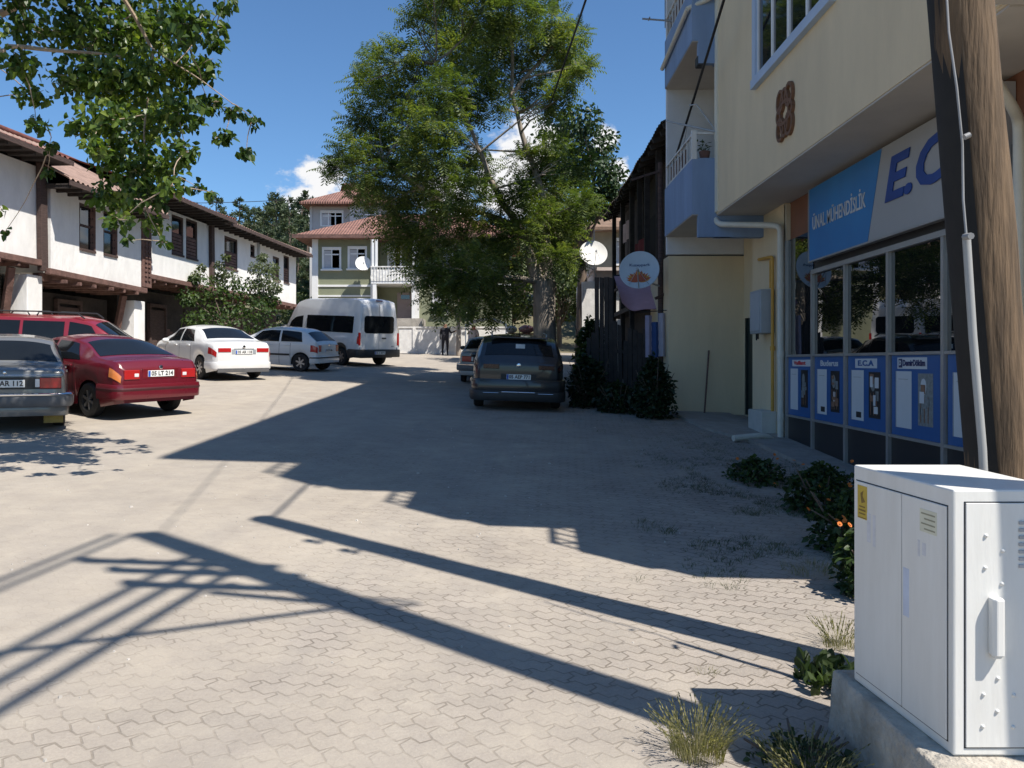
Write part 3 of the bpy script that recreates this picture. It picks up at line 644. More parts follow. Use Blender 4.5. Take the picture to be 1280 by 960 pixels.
# posters stuck to the lower panes
pb = M('poster_blue', (.03,.115,.32), .35, var=.06); pw = M('poster_white', (.62,.64,.66), .35, var=.03); pk = M('poster_black', (.02,.02,.022), .4); pg = M('poster_grey', (.22,.24,.24), .4, var=.3, scale=25); pr_ = M('poster_red', (.6,.03,.05), .4); pc = M('poster_copper', (.25,.14,.09), .4, var=.3, scale=30); pn = M('poster_navy', (.02,.03,.12), .4)
pnames = [('blue poster of a white boiler with a red heading, leftmost in the shop window', 'Vaillant'), ('blue poster of a white boiler headed with plain white lettering', 'Buderus'), ('blue poster of a white boiler under a pale heading strip', 'E.C.A'), ('blue poster of a white boiler headed by navy letters on a white box', 'DemirDöküm'), ('blue boiler poster half hidden by the wooden utility pole', '')]
for i in range(5):
    a, b = YM[i]-.05, YM[i+1]+.05           # a far (left), b near (right)
    wdt = a-b; zc = (zp1+zp0)/2
    t = thing('boiler_poster', pnames[i][0], 'poster', (XS, (a+b)/2, zp0), group='boiler posters in the shop window')
    def pb_(u0, u1, v0, v1, lay): q = MB(); q.box(XS-.004-.003*lay-.0025, XS-.004-.003*lay, a-u1*wdt, a-u0*wdt, zp0+.02+v0*(zp1-zp0-.04), zp0+.02+v1*(zp1-zp0-.04)); return q
    pb_(0,1,0,1,0).build('sheet', pb, t)
    pb_(.09,.42,.10,.80,1).build('boiler_picture', pw, t)
    d_ = pb_(.55,.83,.16,.78,1).build('cutaway_picture', pk if i != 3 else pg, t)
    q = MB(); q.prism([(.655+.055*math.cos(6.283*j/18), .62+.10*math.sin(6.283*j/18)) for j in range(18)], lambda u, v, w_: (XS-.0102-w_, a-u*wdt, zp0+.02+v*(zp1-zp0-.04)), 0, .0008); q.build('cutaway_tank', pg if i != 3 else pw, t)
    for u0 in (.60,.67,.74): pb_(u0,u0+.012,.2,.5,2.6).build('cutaway_pipe', pc, t)
    pb_(.16,.35,.70,.705,2).build('picture_line', pg, t); pb_(.095,.105,.10,.80,1.6).build('picture_edge', pg, t)
    for k in range(9):
        u = .57+random.random()*.16; v = .2+random.random()*.45
        pb_(u, u+.05+random.random()*.06, v, v+.05+random.random()*.1, 2+k*.3).build('detail', random.choice((pg, pw, pc, pg)), t) if k < 7 else None
    if i in (1, 2): pb_(.23,.36,.14,.22,2).build('control_panel', pk, t)
    F4 = lambda u, v, lay: frame((XS-.004-.003*lay-.003, a-u*wdt, zp0+.02+v*(zp1-zp0-.04)), (0,-1,0), (0,0,1))
    if i == 0: pb_(.18,.95,.84,.95,1).build('heading_strip', pw, t); text_mesh(pnames[i][1], F4(.5,.895,2), .09, .001, pr_, 'heading', t, width=.5*wdt, bold=.003)
    if i == 1: text_mesh(pnames[i][1], F4(.5,.89,1), .12, .001, pw, 'heading', t, width=.58*wdt, bold=.004)
    if i == 2: pb_(.2,.75,.83,.96,1).build('heading_strip', pw, t); text_mesh(pnames[i][1], F4(.47,.895,2), .1, .001, pb, 'heading', t, width=.4*wdt, bold=.004)
    if i == 3:
        pb_(.13,.72,.83,.97,1).build('heading_strip', pw, t); pb_(.16,.235,.845,.955,2).build('heading_badge', pn, t)
        text_mesh('D', F4(.197,.9,3), .08, .001, pw, 'badge_letter', t, bold=.003); text_mesh(pnames[i][1], F4(.47,.9,2), .1, .001, pn, 'heading', t, width=.44*wdt, bold=.004)
# shop sign
sg = thing('shop_sign', 'long shop sign above the shop window, blue at left and grey white at right', 'sign', (4.72, 10, E+1.57))
s0, s1 = 12.58, 7.7
m = MB(); m.box(4.68, 4.85, s1, s0, E+1.57, E+2.7); m.build('panel', M('sign_white', (.37,.37,.37), .45, var=.03), sg)
m = MB(); fnp = lambda u, v, w_: (4.68-w_, u, v)
m.prism([(s0-.005,E+1.575),(10.52,E+1.575),(10.12,E+2.695),(s0-.005,E+2.695)], fnp, .002, .006); m.build('blue_field', M('sign_blue', (.035,.22,.50), .4, var=.12, scale=1.0, col2=(.03,.17,.42)), sg)
m = MB(); m.box(4.66, 4.69, s1, s0+.02, E+1.55, E+1.575); m.box(4.66, 4.69, s0+.001, s0+.02, E+1.575, E+2.7); m.build('edge_trim', alu, sg)
SG = lambda y, z: frame((4.668, y, z), (0,-1,0), (0,0,1))
text_mesh('ÜNAL MÜHENDİSLİK', SG(11.5, E+2.13), .285, .003, M('sign_letter_white', (.55,.56,.57), .4), 'lettering', sg, width=1.86, bold=.003)
text_mesh('E.C.A', SG(8.9, E+2.22), .72, .006, M('sign_letter_blue', (.012,.055,.26), .4), 'large_lettering', sg, width=2.3, shear=.25, bold=.022)
# entrance
m = MB(); m.box(5.12, 5.16, 16.2, 17.45, G(5,17)+.1, G(5,17)+2.2); m.box(5.08,5.12,16.2,16.28,G(5,17)+.1,G(5,17)+2.2); m.box(5.08,5.12,17.37,17.45,G(5,17)+.1,G(5,17)+2.2); m.box(5.09,5.12,16.78,16.86,G(5,17)+.1,G(5,17)+2.2)
m.build('entrance_door', M('dark_green_door', (.012,.022,.02), .35, var=.1), blk)
# pipes and boxes on the pier
def pipe_obj(name, label, cat, pts, r, mat, group=None, n=10):
    q = MB(); q.tube(pts, r, n); o = q.build(name, mat, None, smooth=60, origin=tuple(pts[-1])); return tag(o, label, cat, group)
def arc(p, n=5, r=.15):                     # round the corners of a polyline
    out = [Vector(p[0])]
    for a, b, c in zip(p, p[1:], p[2:]):
        a, b, c = Vector(a), Vector(b), Vector(c); u = (a-b).normalized(); v = (c-b).normalized(); k = min(r, (a-b).length*.45, (c-b).length*.45)
        for i in range(n+1):
            t = i/n; out.append((b+u*k)*(1-t)**2+b*2*t*(1-t)+(b+v*k)*t**2)
    return out+[Vector(p[-1])]
q = MB(); xd = 4.70; yd = 14.0
q.tube(arc([(XB-.1,YB+.3,E+2.9),(XB-.02,YB+.12,E+2.82),(XB+.02,YB-.05,E+2.6),(4.6,14.2,E+2.42),(xd,yd,E+2.36),(xd,yd,.45),(xd-.35,yd-.25,G(4.2,13.8)+.12),(xd-.95,yd-.45,G(3.7,13.6)+.08)]), .055, 10)
for z in (.9, 2.0, 3.2): q.tube([(xd,yd,z),(xd,yd,z+.12)], .066, 10)
tag(q.build('downpipe', pipe_white, None, smooth=60, origin=(xd,yd,.45)), 'cream plastic downpipe running from the balcony to the pavement left of the shop', 'downpipe')
q = MB(); q.tube(arc([(XB+.1,6.9,E+2.7),(4.5,7.2,E+2.3),(4.72,7.45,E+2.25),(4.72,7.45,.2)]), .05, 10)
tag(q.build('downpipe', pipe_white, None, smooth=60, origin=(4.72,7.45,.2)), 'cream plastic downpipe right of the wooden utility pole', 'downpipe')
q = MB(); q.tube(arc([(XL-.06,YB+.1,E+6.75),(XB-.05,YB-.1,E+6.9),(XB-.06,YB-.12,E+12.1)]), .05, 8); q.tube([(XL-.06,YB+.1,E+6.75),(XL-.06,YC,E+6.55)],.05,8)
tag(q.build('downpipe', pipe_white, None, smooth=60, origin=(XB,YB,E+6.7)), 'pale pipe along the blue upper balcony edge, high on the block', 'downpipe')
gm = thing('meter_box', 'grey metal meter box on the pier beside the dark entrance', 'meter box', (4.7,15.0,E+.4))
m = MB(); m.box(4.52, 4.78, 14.55, 15.2, E+.52, E+1.32); m.build('case', grey_paint, gm, bevel=.012)
m = MB(); m.box(4.505, 4.52, 14.6, 15.15, E+.57, E+1.27); m.build('door', M('grey_paint_light', (.38,.41,.44), .5, var=.06), gm, bevel=.004)
m = MB(); m.tube([(4.6,15.05,E+.52),(4.6,15.05,E+.4)], .015, 6); m.tube([(4.6,14.95,E+.52),(4.6,14.95,E+.42)], .015, 6); m.build('cable_stub', cable_black, gm)
yel = M('gas_pipe_yellow', (.55,.30,.05), .5, var=.15)
q = MB(); q.tube(arc([(4.72,14.5,E-.95),(4.72,14.5,E+1.9),(4.72,15.3,E+1.95)], r=.08), .03, 8); q.tube([(4.72,14.5,E+.2),(4.72,14.5,E+.28)], .045, 8); q.tube([(4.72,14.62,E+1.34),(4.72,14.62,E+1.85)], .02, 8); q.tube([(4.66,14.5,E-.95),(4.72,14.5,E-.95)], .05, 10)
tag(q.build('gas_pipe', yel, None, smooth=60, origin=(4.72,14.5,E-.95)), 'yellow gas pipe running up the pier behind the meter box', 'gas pipe')
m = MB(); m.box(4.5, 4.78, 14.45, 15.25, G(4.6,15)-.1, E-.9); tag(m.build('service_cupboard', M('service_white', (.5,.5,.47), .7, var=.1), None, bevel=.015, origin=(4.64,14.85,G(4.6,15))), 'pale service cupboard standing on the ground under the meter box', 'cupboard')
q = MB(); q.bar((4.22,17.55,G(4.2,17.5)+.05),(4.38,17.8,G(4.2,17.5)+1.45),.03); tag(q.build('wooden_stick', red_wood, None, origin=(4.22,17.55,G(4.2,17.5))), 'thin reddish stick leaning on the cream end wall', 'stick')
# clothes arms, wall lamp and pot on the far balconies
cb_ = thing('drying_rack_arm', 'thin metal drying arms sticking out over the lower blue balcony', 'rack', (XB,YB-.05,E+4.4))
m = MB(); m.tube([(XB,YB-.05,E+4.35),(3.05,YB+.6,E+4.75)], .018, 6); m.tube([(XB,YB,E+4.38),(3.55,YB+.2,E+4.95),(3.45,YB+.35,E+4.98)], .015, 6); m.tube([(XL,YB+.4,E+4.62),(XL+.05,YB+1.5,E+3.9)], .008, 5)
m.build('arm', grey_paint, cb_)
cb2 = thing('aerial_arm', 'thin aerial arm sticking out from the upper blue balcony against the sky', 'aerial', (XL,17.5,E+7.7))
m = MB(); m.tube([(XL+.1,17.5,E+7.45),(2.85,17.5,E+7.5)], .02, 6); m.tube([(3.35,17.5,E+7.3),(3.35,17.5,E+9.)], .012, 6); m.tube([(3.0,17.42,E+7.5),(3.0,17.58,E+7.5)], .015, 6); m.build('arm', grey_paint, cb2)
lm = thing('wall_lamp', 'small black lamp on the balcony recess wall high on the block', 'lamp', (XB,15.9,E+5.75))
m = MB(); m.tube([(XB+.05,15.3,E+5.72),(XB-.2,15.3,E+5.72)], .03, 8); m.build('bracket', pvc, lm); m = MB(); m.box(XB-.36,XB-.2,15.2,15.4,E+5.63,E+5.82); m.build('housing', black_plastic, lm, bevel=.02)
pt = thing('flower_pot', 'small brown pot with a thin plant on the lower blue balcony', 'flower pot', (3.68,YB+.1,E+3.87))
m = MB(); m.lathe([(.001,0),(.08,0),(.11,.16),(.1,.16),(.09,.05)], lambda x,y,w_: (3.7+x, YB+.16+y, E+3.87+w_), 14); m.build('pot', red_wood, pt, smooth=50)
m = MB()
for i in range(40):
    a = random.random()*6.28; d = .03+random.random()*.12; z = E+4.02+random.random()*.22; p = Vector((3.7+math.cos(a)*d, YB+.16+math.sin(a)*d, z)); q2 = Vector((random.uniform(-1,1),random.uniform(-1,1),random.uniform(-.3,.6)))*.05; q3 = q2.orthogonal().normalized()*.02
    m.quad(p, p+q2+q3, p+q2*2, p+q2-q3)
m.build('foliage', leafmat('pot_leaf', [(.03,.06,.015),(.06,.11,.03)]), pt)

# ------------------------------------------------------------------ dark timber house beyond the block
dh = thing('dark_timber_house', 'dark timber house under a sagging roof, in the shade beyond the cream block', 'house', (5, 21, G(5, 21)))
ZE = E+5.45
m = MB(); m.box(4.2, 11, 20.25, 31, .5, ZE-.0)
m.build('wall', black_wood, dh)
for lo, hi in ((20.2, 22.5), (25.2, 31)):
  m = MB(); n = 40
  for i in range(n):
    y = 20.3+i*(10.6/n)
    if lo < y < hi: m.box(4.15-random.random()*.02, 4.199, y, y+.24, E+1.9, ZE-.05)
  m.build('plank_cladding', M('grey_black_planks', (.06,.048,.04), .9, var=.45, scale=4, bump=.3), dh)
m = MB(); 
def rr(u, v):
    sag = .18*math.sin((u-19)/12*3.1)*(.4+v); w_ = .035*math.sin(u/.24*6.28)
    return (3.45+v*4.6+.09*noise.noise(Vector((u*.7,1,0)))*(1-v), u, ZE+.08+v*2.2-sag+w_)
m.grid(rr, [18.4+.06*i for i in range(212)], [0,.02,.25,.5,.75,1.]); m.grid(lambda u, v: (8.05+v*4, u, ZE+2.28-v*2-.18*math.sin((u-19)/12*3.1)*1.4), [18.4+.6*i for i in range(22)], [0,1])
ro = m.build('roof', M('black_tile', (.075,.06,.05), .9, var=.35, scale=4, bump=.3), dh, smooth=60)
m = MB()
for i in range(22): y = 18.5+i*.58; m.bar((3.5+.05*math.sin(i*2.1), y, ZE-.02-.16*math.sin((y-19)/12*3.1)*.4), (4.6, y, ZE+.35), .1, .12)
m.box(3.9, 4.6, 18.45, 31, ZE+.12, ZE+.15); m.build('rafters', black_wood, ro)
m = MB()
for y in (20.6, 22.4, 23.7, 25.2, 27.3, 29.6): m.box(3.72, 3.86, y, y+.14, E-.6 if y > 25 else E+1.75, ZE-.0)
m.box(3.7, 4.2, 20.3, 30.5, E+1.62, E+1.76); m.box(3.72, 3.8, 20.4, 29.7, E+2.55, E+2.63); m.build('gallery_post', black_wood, dh)
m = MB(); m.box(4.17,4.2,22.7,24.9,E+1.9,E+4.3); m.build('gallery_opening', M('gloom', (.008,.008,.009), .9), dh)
m = MB(); m.grid(lambda u, v: (3.70+.04*math.sin(u*7), u, v), [22.6+.1*i for i in range(14)], [E+2.7,E+3.1,E+3.5]); m.build('hanging_rug', M('dark_red_cloth', (.14,.02,.025), .9, var=.3), dh)
m = MB(); m.grid(lambda u, v: (3.69+.03*math.sin(u*9), u, v), [25.4+.1*i for i in range(14)], [E+3.9,E+4.2,E+4.5]); m.build('hanging_cloth', M('pink_white_cloth', (.55,.40,.40), .9, var=.2), dh)
# pink awning
ax0, ax1 = X(19.6,776), X(19.6,829)
def awp(u, v): k = (u-ax0)/(ax1-ax0); return (u, 20.9-v*1.5, E+2.28-v*.75-.28*v*math.sin(math.pi*k*.9+.15)-.05*math.sin(k*9)*v-(1-k)*.05)
aw = MB(); aus = [ax0+(ax1-ax0)*i/20 for i in range(21)]; avs = [i/8 for i in range(9)]
aw.grid(awp, aus, avs); aw.grid(lambda u, v: Vector(awp(u, v))-Vector((0,.006,.012)), aus, avs)
a_ = thing('fabric_awning', 'faded pink cloth awning hung beside the timber post, below the flower printed dish', 'awning', ((ax0+ax1)/2, 20.5, E+1.9))
aw.build('canopy', M('pink_canvas', (.46,.27,.31), .9, var=.12), a_, smooth=180)
m = MB(); m.tube([(ax0-.02, 20.92, E+2.24), (ax1+.05, 20.92, E+2.3)], .025, 6); m.tube([(ax1+.05, 20.92, E+2.3), (4.2, 21.2, E+2.4)], .02, 6); m.tube([(ax0-.02, 20.92, E+2.24), (ax0-.02, 20.92, G(2.7,20.9)-.1)], .025, 6); m.build('pole', cable_black, a_)
# wooden post with the two dishes
q = MB(); q.tube([(3.46,18.55,.2),(3.45,18.55,E+2.2),(3.43,18.5,E+4.6)], [.075,.07,.06], 8); q.bar((3.3,18.4,E+1.45),(3.9,18.6,E+1.75),.06); q.bar((3.43,18.45,E+4.4),(2.75,18.5,E+4.2),.05)
tag(q.build('timber_post', dark_wood, None, smooth=50, origin=(3.46,18.55,.3)), 'slender dark timber post carrying the decorated satellite dish', 'post')
dish_blue = M('dish_pale', (.42,.50,.56), .5, var=.06)
dp = P(17.9, 799, 337)
t, fn, xa, ya, n_ = dish('satellite_dish', 'pale shaded satellite dish with an orange flower and a word printed on it', dp, .44, (-.25,-1,.28), [dp+Vector((.12,.3,-.2)), (3.4,18.5,E+1.75)], dish_blue)
# printed flower and word follow the bowl
fl = [M('print_orange', (.52,.13,.02), .5, var=.25), M('print_gold', (.45,.27,.03), .5, var=.25), M('print_rust', (.33,.07,.02), .5, var=.25)]
def bowl(x, y, lift=.003): r2 = (x*x+y*y)/.44**2; return fn(x, y, -.16*(1-r2)*.44+lift)
right = xa if xa.x > 0 else -xa; sgn = 1 if xa.x > 0 else -1
for k in range(3):
    m = MB(); m2 = MB()
    for j in range(9):
        a = R(8+164*((j*3+k) % 27)/26) if True else 0
        Lp = .24+.03*((j+k) % 3)
        pts = []
        for s_ in range(9):
            u = s_/8; pts.append((u*Lp, .036*math.sin(math.pi*u**.8)))
        cx, cy = -.01, -.27
        pt_ = lambda l, o: bowl(sgn*(cx+l*math.cos(a)-o*math.sin(a)), cy+l*math.sin(a)*.95+o*math.cos(a), .003+.0012*k+.0003*j)
        for (l0, o0), (l1, o1) in zip(pts, pts[1:]): m.quad(pt_(l0,-o0), pt_(l1,-o1), pt_(l1,o1), pt_(l0,o0))
    m.build('printed_petals', fl[k], t)
word = text_mesh('Kuzeypark', frame((0,0,0),(1,0,0),(0,1,0)), .085, 0., M('print_navy', (.03,.06,.16), .5), 'printed_word', None, width=.46, bold=.002)
inv = ROOTM[t.name].inverted()
for v in word.data.vertices: v.co = inv @ bowl(sgn*(v.co.x), v.co.y+.13, .004)
word.parent = t
dp2 = P(32.5, 742, 316)
t2, *_ = dish('satellite_dish', 'sunlit white satellite dish on a bent pipe, left of the flower printed dish', dp2, .56, (.10,-1,.42), [dp2+Vector((.05,.25,.0)), dp2+Vector((.05,.3,.95)), dp2+Vector((.55,.35,1.0)), dp2+Vector((.05,.3,.95)), dp2+Vector((.05,.35,-.6)), P(33.3,745,345)], dish_white)
# board fence and hung cloths under the post
bf = thing('board_fence', 'fence of uneven dark boards with tall planks at its left, under the satellite dishes', 'fence', (2.7,19.2,G(2.7,19.2)))
m = MB(); k = 0; a, b = Vector((1.85,19.9)), Vector((3.42,18.75)); n = 15
for i in range(n):
    p = a.lerp(b, i/n); q = a.lerp(b, (i+.86)/n)
    hh = (3.1 if i in (2,3,4,5) else 1.5+random.random()*.6); g = G(p.x, p.y)
    d = (q-p).normalized(); nrm = Vector((-d.y, d.x))*.012
    ti = random.uniform(-.03,.03)
    m.prism([(0,-.1),((q-p).length,-.1),((q-p).length+ti,hh-.05*random.random()),(ti,hh)], lambda u, v, w_, p=p, d=d, g=g: (p.x+d.x*u-d.y*w_, p.y+d.y*u+d.x*w_, g+v), -.012, .012)
m.build('board', black_wood, bf)
m = MB()
for h_ in (.5, 1.3): m.bar((a.x,a.y+.03,G(*a)+h_),(b.x,b.y+.03,G(*b)+h_),.05,.08)
m.build('rail', black_wood, bf)
for nm, cm, x0, x1, z0, z1, lb in (('lilac', (.30,.27,.36), 3.03,3.18,E+.1,E+1.05,'lilac cloth hanging left of the blue one by the cream end wall'), ('blue', (.03,.07,.2), 3.17,3.33,E+.1,E+.9,'dark blue cloth hanging between two lilac ones by the cream end wall'), ('pale', (.36,.34,.40), 3.32,3.48,E+.12,E+1.1,'pale lilac cloth hanging right of the blue one against the cream end wall')):
    m = MB(); ff = lambda u, v: (u, 18.15+.03*math.sin(u*40)+.02*math.sin(v*5), v)
    us_ = [x0+(x1-x0)*i/12 for i in range(13)]; vs_ = [z0+(z1-z0)*i/5 for i in range(6)]
    m.grid(ff, us_, vs_); m.grid(lambda u, v: (u, ff(u, v)[1]+.01, v), us_, vs_)
    tag(m.build('hanging_cloth', M('cloth_'+nm, cm, .9, var=.15), None, smooth=180, origin=((x0+x1)/2,18.15,z0)), lb, 'cloth', group='cloths hanging by the cream end wall')
q = MB(); q.tube([(2.9,18.2,E+1.12),(3.5,18.1,E+1.16)], .01, 5); tag(q.build('clothes_line', cable_black, None, origin=(3.2,18.15,E+1.1)), 'short clothes line holding three cloths by the cream end wall', 'clothes line')
# outbuilding and the low house behind the dishes
ob = thing('outbuilding', 'low sunlit white outbuilding with a flat eave, behind the white satellite dish', 'shed', (X(33,750),33,G(3.6,33)))
m = MB(); m.box(X(33,728), X(33,752), 33.2, 36, 1, Z(33.2,352)); m.box(X(33,752)+.002, X(33,800), 33.4, 36, 1, Z(33.4,356)); m.build('wall', gwm, ob)
m = MB(); m.box(X(33,740), X(33,800), 32.9, 36, Z(32.9,338), Z(32.9,334)); m.box(X(33,740)+.1, X(33,800), 33.3, 36, Z(33.3,357), Z(32.9,338.2)); m.build('roof', M('pink_white_eave', (.6,.52,.48), .8, var=.1), ob)
lh = thing('low_house', 'shaded pale house with a brown tiled roof, left of the dark timber house', 'house', (X(39,790),39,G(6,39)))
m = MB(); m.box(X(39,738), X(39,860), 39, 45, 1, Z(39,287)); m.build('wall', M('ochre_grey_plaster', (.34,.30,.22), .9, var=.12), lh)
m = MB(); hip_roof(m, X(39,738)-.8, X(39,860)+1, 38.2, 46, Z(38.2,287), Z(42,249), ins=3.5); m.build('roof', M('brown_tiles', (.20,.13,.09), .9, var=.3, scale=3, bump=.3), lh)
window_y(lh, X(39,770), X(39,792), Z(39,330), Z(39,300), 39)
# ------------------------------------------------------------------ vehicles
def paint(name, col, rough=.3, metal=0., coat=.7): return M(name, col, rough, metal=metal, var=.05, scale=2.5, coat=coat)
UPN = Vector((.035,-.05,1)).normalized()
def car_matrix(x, y, deg, L):
    a = R(deg); h = Vector((-math.sin(a), math.cos(a), 0)); f = (h-UPN*h.dot(UPN)).normalized(); l = UPN.cross(f)
    c = Vector((x, y, 0))+h*L/2; o = Vector((c.x, c.y, G(c.x, c.y)+.015))
    return Matrix(((f.x,l.x,UPN.x,o.x),(f.y,l.y,UPN.y,o.y),(f.z,l.z,UPN.z,o.z),(0,0,0,1)))
def sstep(t): t = max(0, min(1, t)); return t*t*(3-2*t)
class Car:
    def __init__(s, name, label, cat, rc, deg, L, W, zt, zb, wt, xr, xf, rad, body, tum=.2, sill=.2, clad=None, group='vehicles parked along the street'):
        s.L, s.W, s.zt_, s.zb_, s.wt, s.xr, s.xf, s.rad, s.tum, s.sill = L, W, zt, zb, wt, xr, xf, rad, tum, sill
        s.t = thing(name, label, cat, mat=car_matrix(rc[0], rc[1], deg, L), group=group)
        s.body_mat = body
        xs = set([round(L*i/72, 4) for i in range(73)])
        for xw in (xr, xf):
            for k in range(13): xs.add(round(xw-s.ra()*math.cos(math.pi*k/12), 4))
            xs.add(round(xw-s.ra()-.004, 4)); xs.add(round(xw+s.ra()+.004, 4))
        for k in (.01,.03,.06,.1,.15): xs.add(k); xs.add(L-k)
        xs = sorted(x for x in xs if 0 <= x <= L); s.xs = xs
        sv = [0,.08,.2,.35,.5,.65,.8,.92,1.]; cv = [.08,.25,.5,.75,.92,1.]; tv = [.06,.15,.3,.5,.75,1.]
        prof = lambda x: [s.side(x, v) for v in sv]+[s.cab(x, v) for v in cv]+[s.top(x, v) for v in tv]
        bm = bmesh.new(); rows = []
        for x in xs:
            p = prof(x); rows.append([bm.verts.new(s.loc(q)) for q in p]+[bm.verts.new(s.loc((q[0], -q[1], q[2]))) for q in reversed(p[:-1])])
        for a, b in zip(rows, rows[1:]):
            for i in range(len(a)-1):
                try: bm.faces.new((a[i], a[i+1], b[i+1], b[i]))
                except ValueError: pass
        bm.faces.new(rows[0][::-1]); bm.faces.new(rows[-1])
        bmesh.ops.remove_doubles(bm, verts=bm.verts, dist=.0008)
        bmesh.ops.recalc_face_normals(bm, faces=bm.faces)
        me = bpy.data.meshes.new('body'); bm.to_mesh(me); bm.free(); me.materials.append(body)
        me.polygons.foreach_set('use_smooth', [True]*len(me.polygons)); me.set_sharp_from_angle(angle=R(38))
        s.body = bpy.data.objects.new('body', me); C.objects.link(s.body); s.body.parent = s.t
        m = MB(); g = s.rad*.95
        m.box(-L/2+.12, L/2-.15, -W/2+.26, W/2-.26, g, .62); m.box(-L/2+xr+s.ra()+.02, -L/2+xf-s.ra()-.02, -W/2+.05, W/2-.05, s.sill+.03, s.sill+.2)
        m.build('underbody', black_plastic, s.t, world=False)
    def loc(s, q): return (q[0]-s.L/2, q[1], q[2])
    def ra(s): return s.rad+.055
    def zt(s, x): return smoo(s.zt_, x)
    def zb(s, x): return min(smoo(s.zb_, x), s.zt(x)-.012)
    def hw(s, x): return s.W/2*lin(s.wt, x)
    def zl(s, x):
        for xw in (s.xr, s.xf):
            d = abs(x-xw)
            if d < s.ra(): return s.rad+math.sqrt(max(0, s.ra()**2-d*d))*.98
        e = min(x, s.L-x); return s.sill+.1*max(0, 1-e/.55)
    def wrf(s, x):
        c = sstep((s.zt(x)-s.zb(x))/.42); return s.hw(x)*(.93-s.tum*c), .02+.055*c
    def side(s, x, v):
        k = lin([(0,.94),(.15,.972),(.45,1.),(.75,.995),(.92,.982),(1,.962)], v); a, b = s.zl(x), s.zb(x)
        return (x, s.hw(x)*k, a+(b-a)*v)
    def cab(s, x, v):
        w, dr = s.wrf(x); y0 = s.hw(x)*.962; z0 = s.zb(x); z1 = s.zt(x)-dr
        return (x, y0+(w-y0)*v+.022*math.sin(math.pi*v)*min(1, (z1-z0)/.4), z0+(z1-z0)*v)
    def top(s, x, t):
        w, dr = s.wrf(x); return (x, w*(1-t), s.zt(x)-dr*max(0.,1-t)**2.6)
    def off(s, fn, u, v, d):
        e = .004; p = Vector(fn(u, v)); a = Vector(fn(u+e, v))-Vector(fn(u-e, v)); b = Vector(fn(u, v+e))-Vector(fn(u, v-e))
        n = a.cross(b)
        if n.length < 1e-12: return p
        n.normalize()
        if n.y < -.2 or (abs(n.y) <= .2 and n.z < 0): n = -n
        return p+n*d
    def patch(s, name, mat, fn, u0, u1, v0, v1, nu=12, nv=6, d=.006, parent=None, both=True, skew=None, smooth=60):
        m = MB()
        def g(i, j, sg):
            v = v0+(v1-v0)*j/nv; a, b = (skew(v) if skew else (u0, u1)); u = a+(b-a)*i/nu
            q = s.off(fn, u, v, d); return s.loc((q.x, q.y*sg, q.z))
        for sg in ((1, -1) if both else (1,)):
            m = MB(); m.grid(lambda i, j: g(i, j, sg), range(nu+1), range(nv+1)); o = m.build(name, mat, parent or s.t, smooth=smooth, world=False)
        return o
    def topband(s, name, mat, x0, x1, t0=.06, d=.006, parent=None, nu=14, nt=14, inset=0.):
        m = MB()
        def g(i, j):
            x = x0+(x1-x0)*i/nu; tt = -1+2*j/nt; t = 1-(1-t0)*abs(tt); sg = 1 if tt < 0 else -1
            q = s.off(lambda a, b: s.top(a, b), x, t, d); return s.loc((q.x, q.y*sg, q.z))
        m.grid(g, range(nu+1), range(nt+1)); return m.build(name, mat, parent or s.t, smooth=60, world=False)
    def sidewindows(s, spans, glass=None, s0=.1, s1=.9):     # spans: (x0 bottom, x1 bottom, x0 top, x1 top)
        for (a, b, c, d_) in spans:
            s.patch('side_window', glass or car_glass, s.cab, a, b, s0, s1, nu=16, nv=6, skew=lambda v, a=a, b=b, c=c, d_=d_: (a+(c-a)*(v-s0)/(s1-s0), b+(d_-b)*(v-s0)/(s1-s0)))
    def seams(s, xs, mat=black_plastic):
        for x in xs:
            for sg in (1, -1):
                def g(i, j): q = s.off(s.side, x+(-.006 if i == 0 else .006), .05+.94*j/10, .003); return s.loc((q.x, q.y*sg, q.z))
                m = MB(); m.grid(g, (0, 1), range(11)); m.build('door_gap', mat, s.t, world=False)
    def handles(s, pts, mat):
        for x, z in pts:
            for sg in (1, -1):
                y = (s.hw(x)+.006)*sg*.985; m = MB(); c = s.loc((x, y, z)); m.box(c[0]-.1, c[0]+.1, c[1]-.022, c[1]+.022, c[2]-.02, c[2]+.02)
                m.build('door_handle', mat, s.t, world=False, bevel=.012)
    def wheels(s, rim, w=.2, sp=5, hub=None):
        for xw in (s.xr, s.xf):
            for sg in (1, -1):
                y = s.W/2*.985-w/2-.012; r = s.rad
                c = Vector(s.loc((xw, y*sg, r)))
                fn = lambda a, b, h: (c.x+a, c.y+h*sg, c.z+b)
                m = MB(); m.lathe([(r*.62,-w/2),(r*.9,-w/2),(r*.985,-w*.38),(r,-w*.2),(r,w*.2),(r*.985,w*.38),(r*.9,w/2),(r*.66,w/2),(r*.62,w*.4),(r*.62,-w/2)], fn, 32)
                wo = m.build('wheel', black_rubber, s.t, smooth=40, world=False)
                m = MB(); m.lathe([(r*.63,w*.42),(r*.64,w*.48),(r*.58,w*.47),(r*.55,w*.2),(.02,w*.1)], fn, 32)
                ro = m.build('rim', rim[0], wo, smooth=40, world=False)
                m = MB()
                for k in range(sp):
                    a = 2*math.pi*k/sp+.3; ca, sa = math.cos(a), math.sin(a); b_ = r*.085*(1.4 if sp <= 5 else 1)
                    m.prism([(r*.08,-b_*.8),(r*.6,-b_),(r*.6,b_),(r*.08,b_*.8)], lambda u, v, h: fn(u*ca-v*sa, u*sa+v*ca, h), w*.2, w*.42)
                m.lathe([(r*.16,w*.2),(r*.16,w*.45),(.001,w*.46)], fn, 14); m.build('spokes', rim[1], wo, smooth=40, world=False)
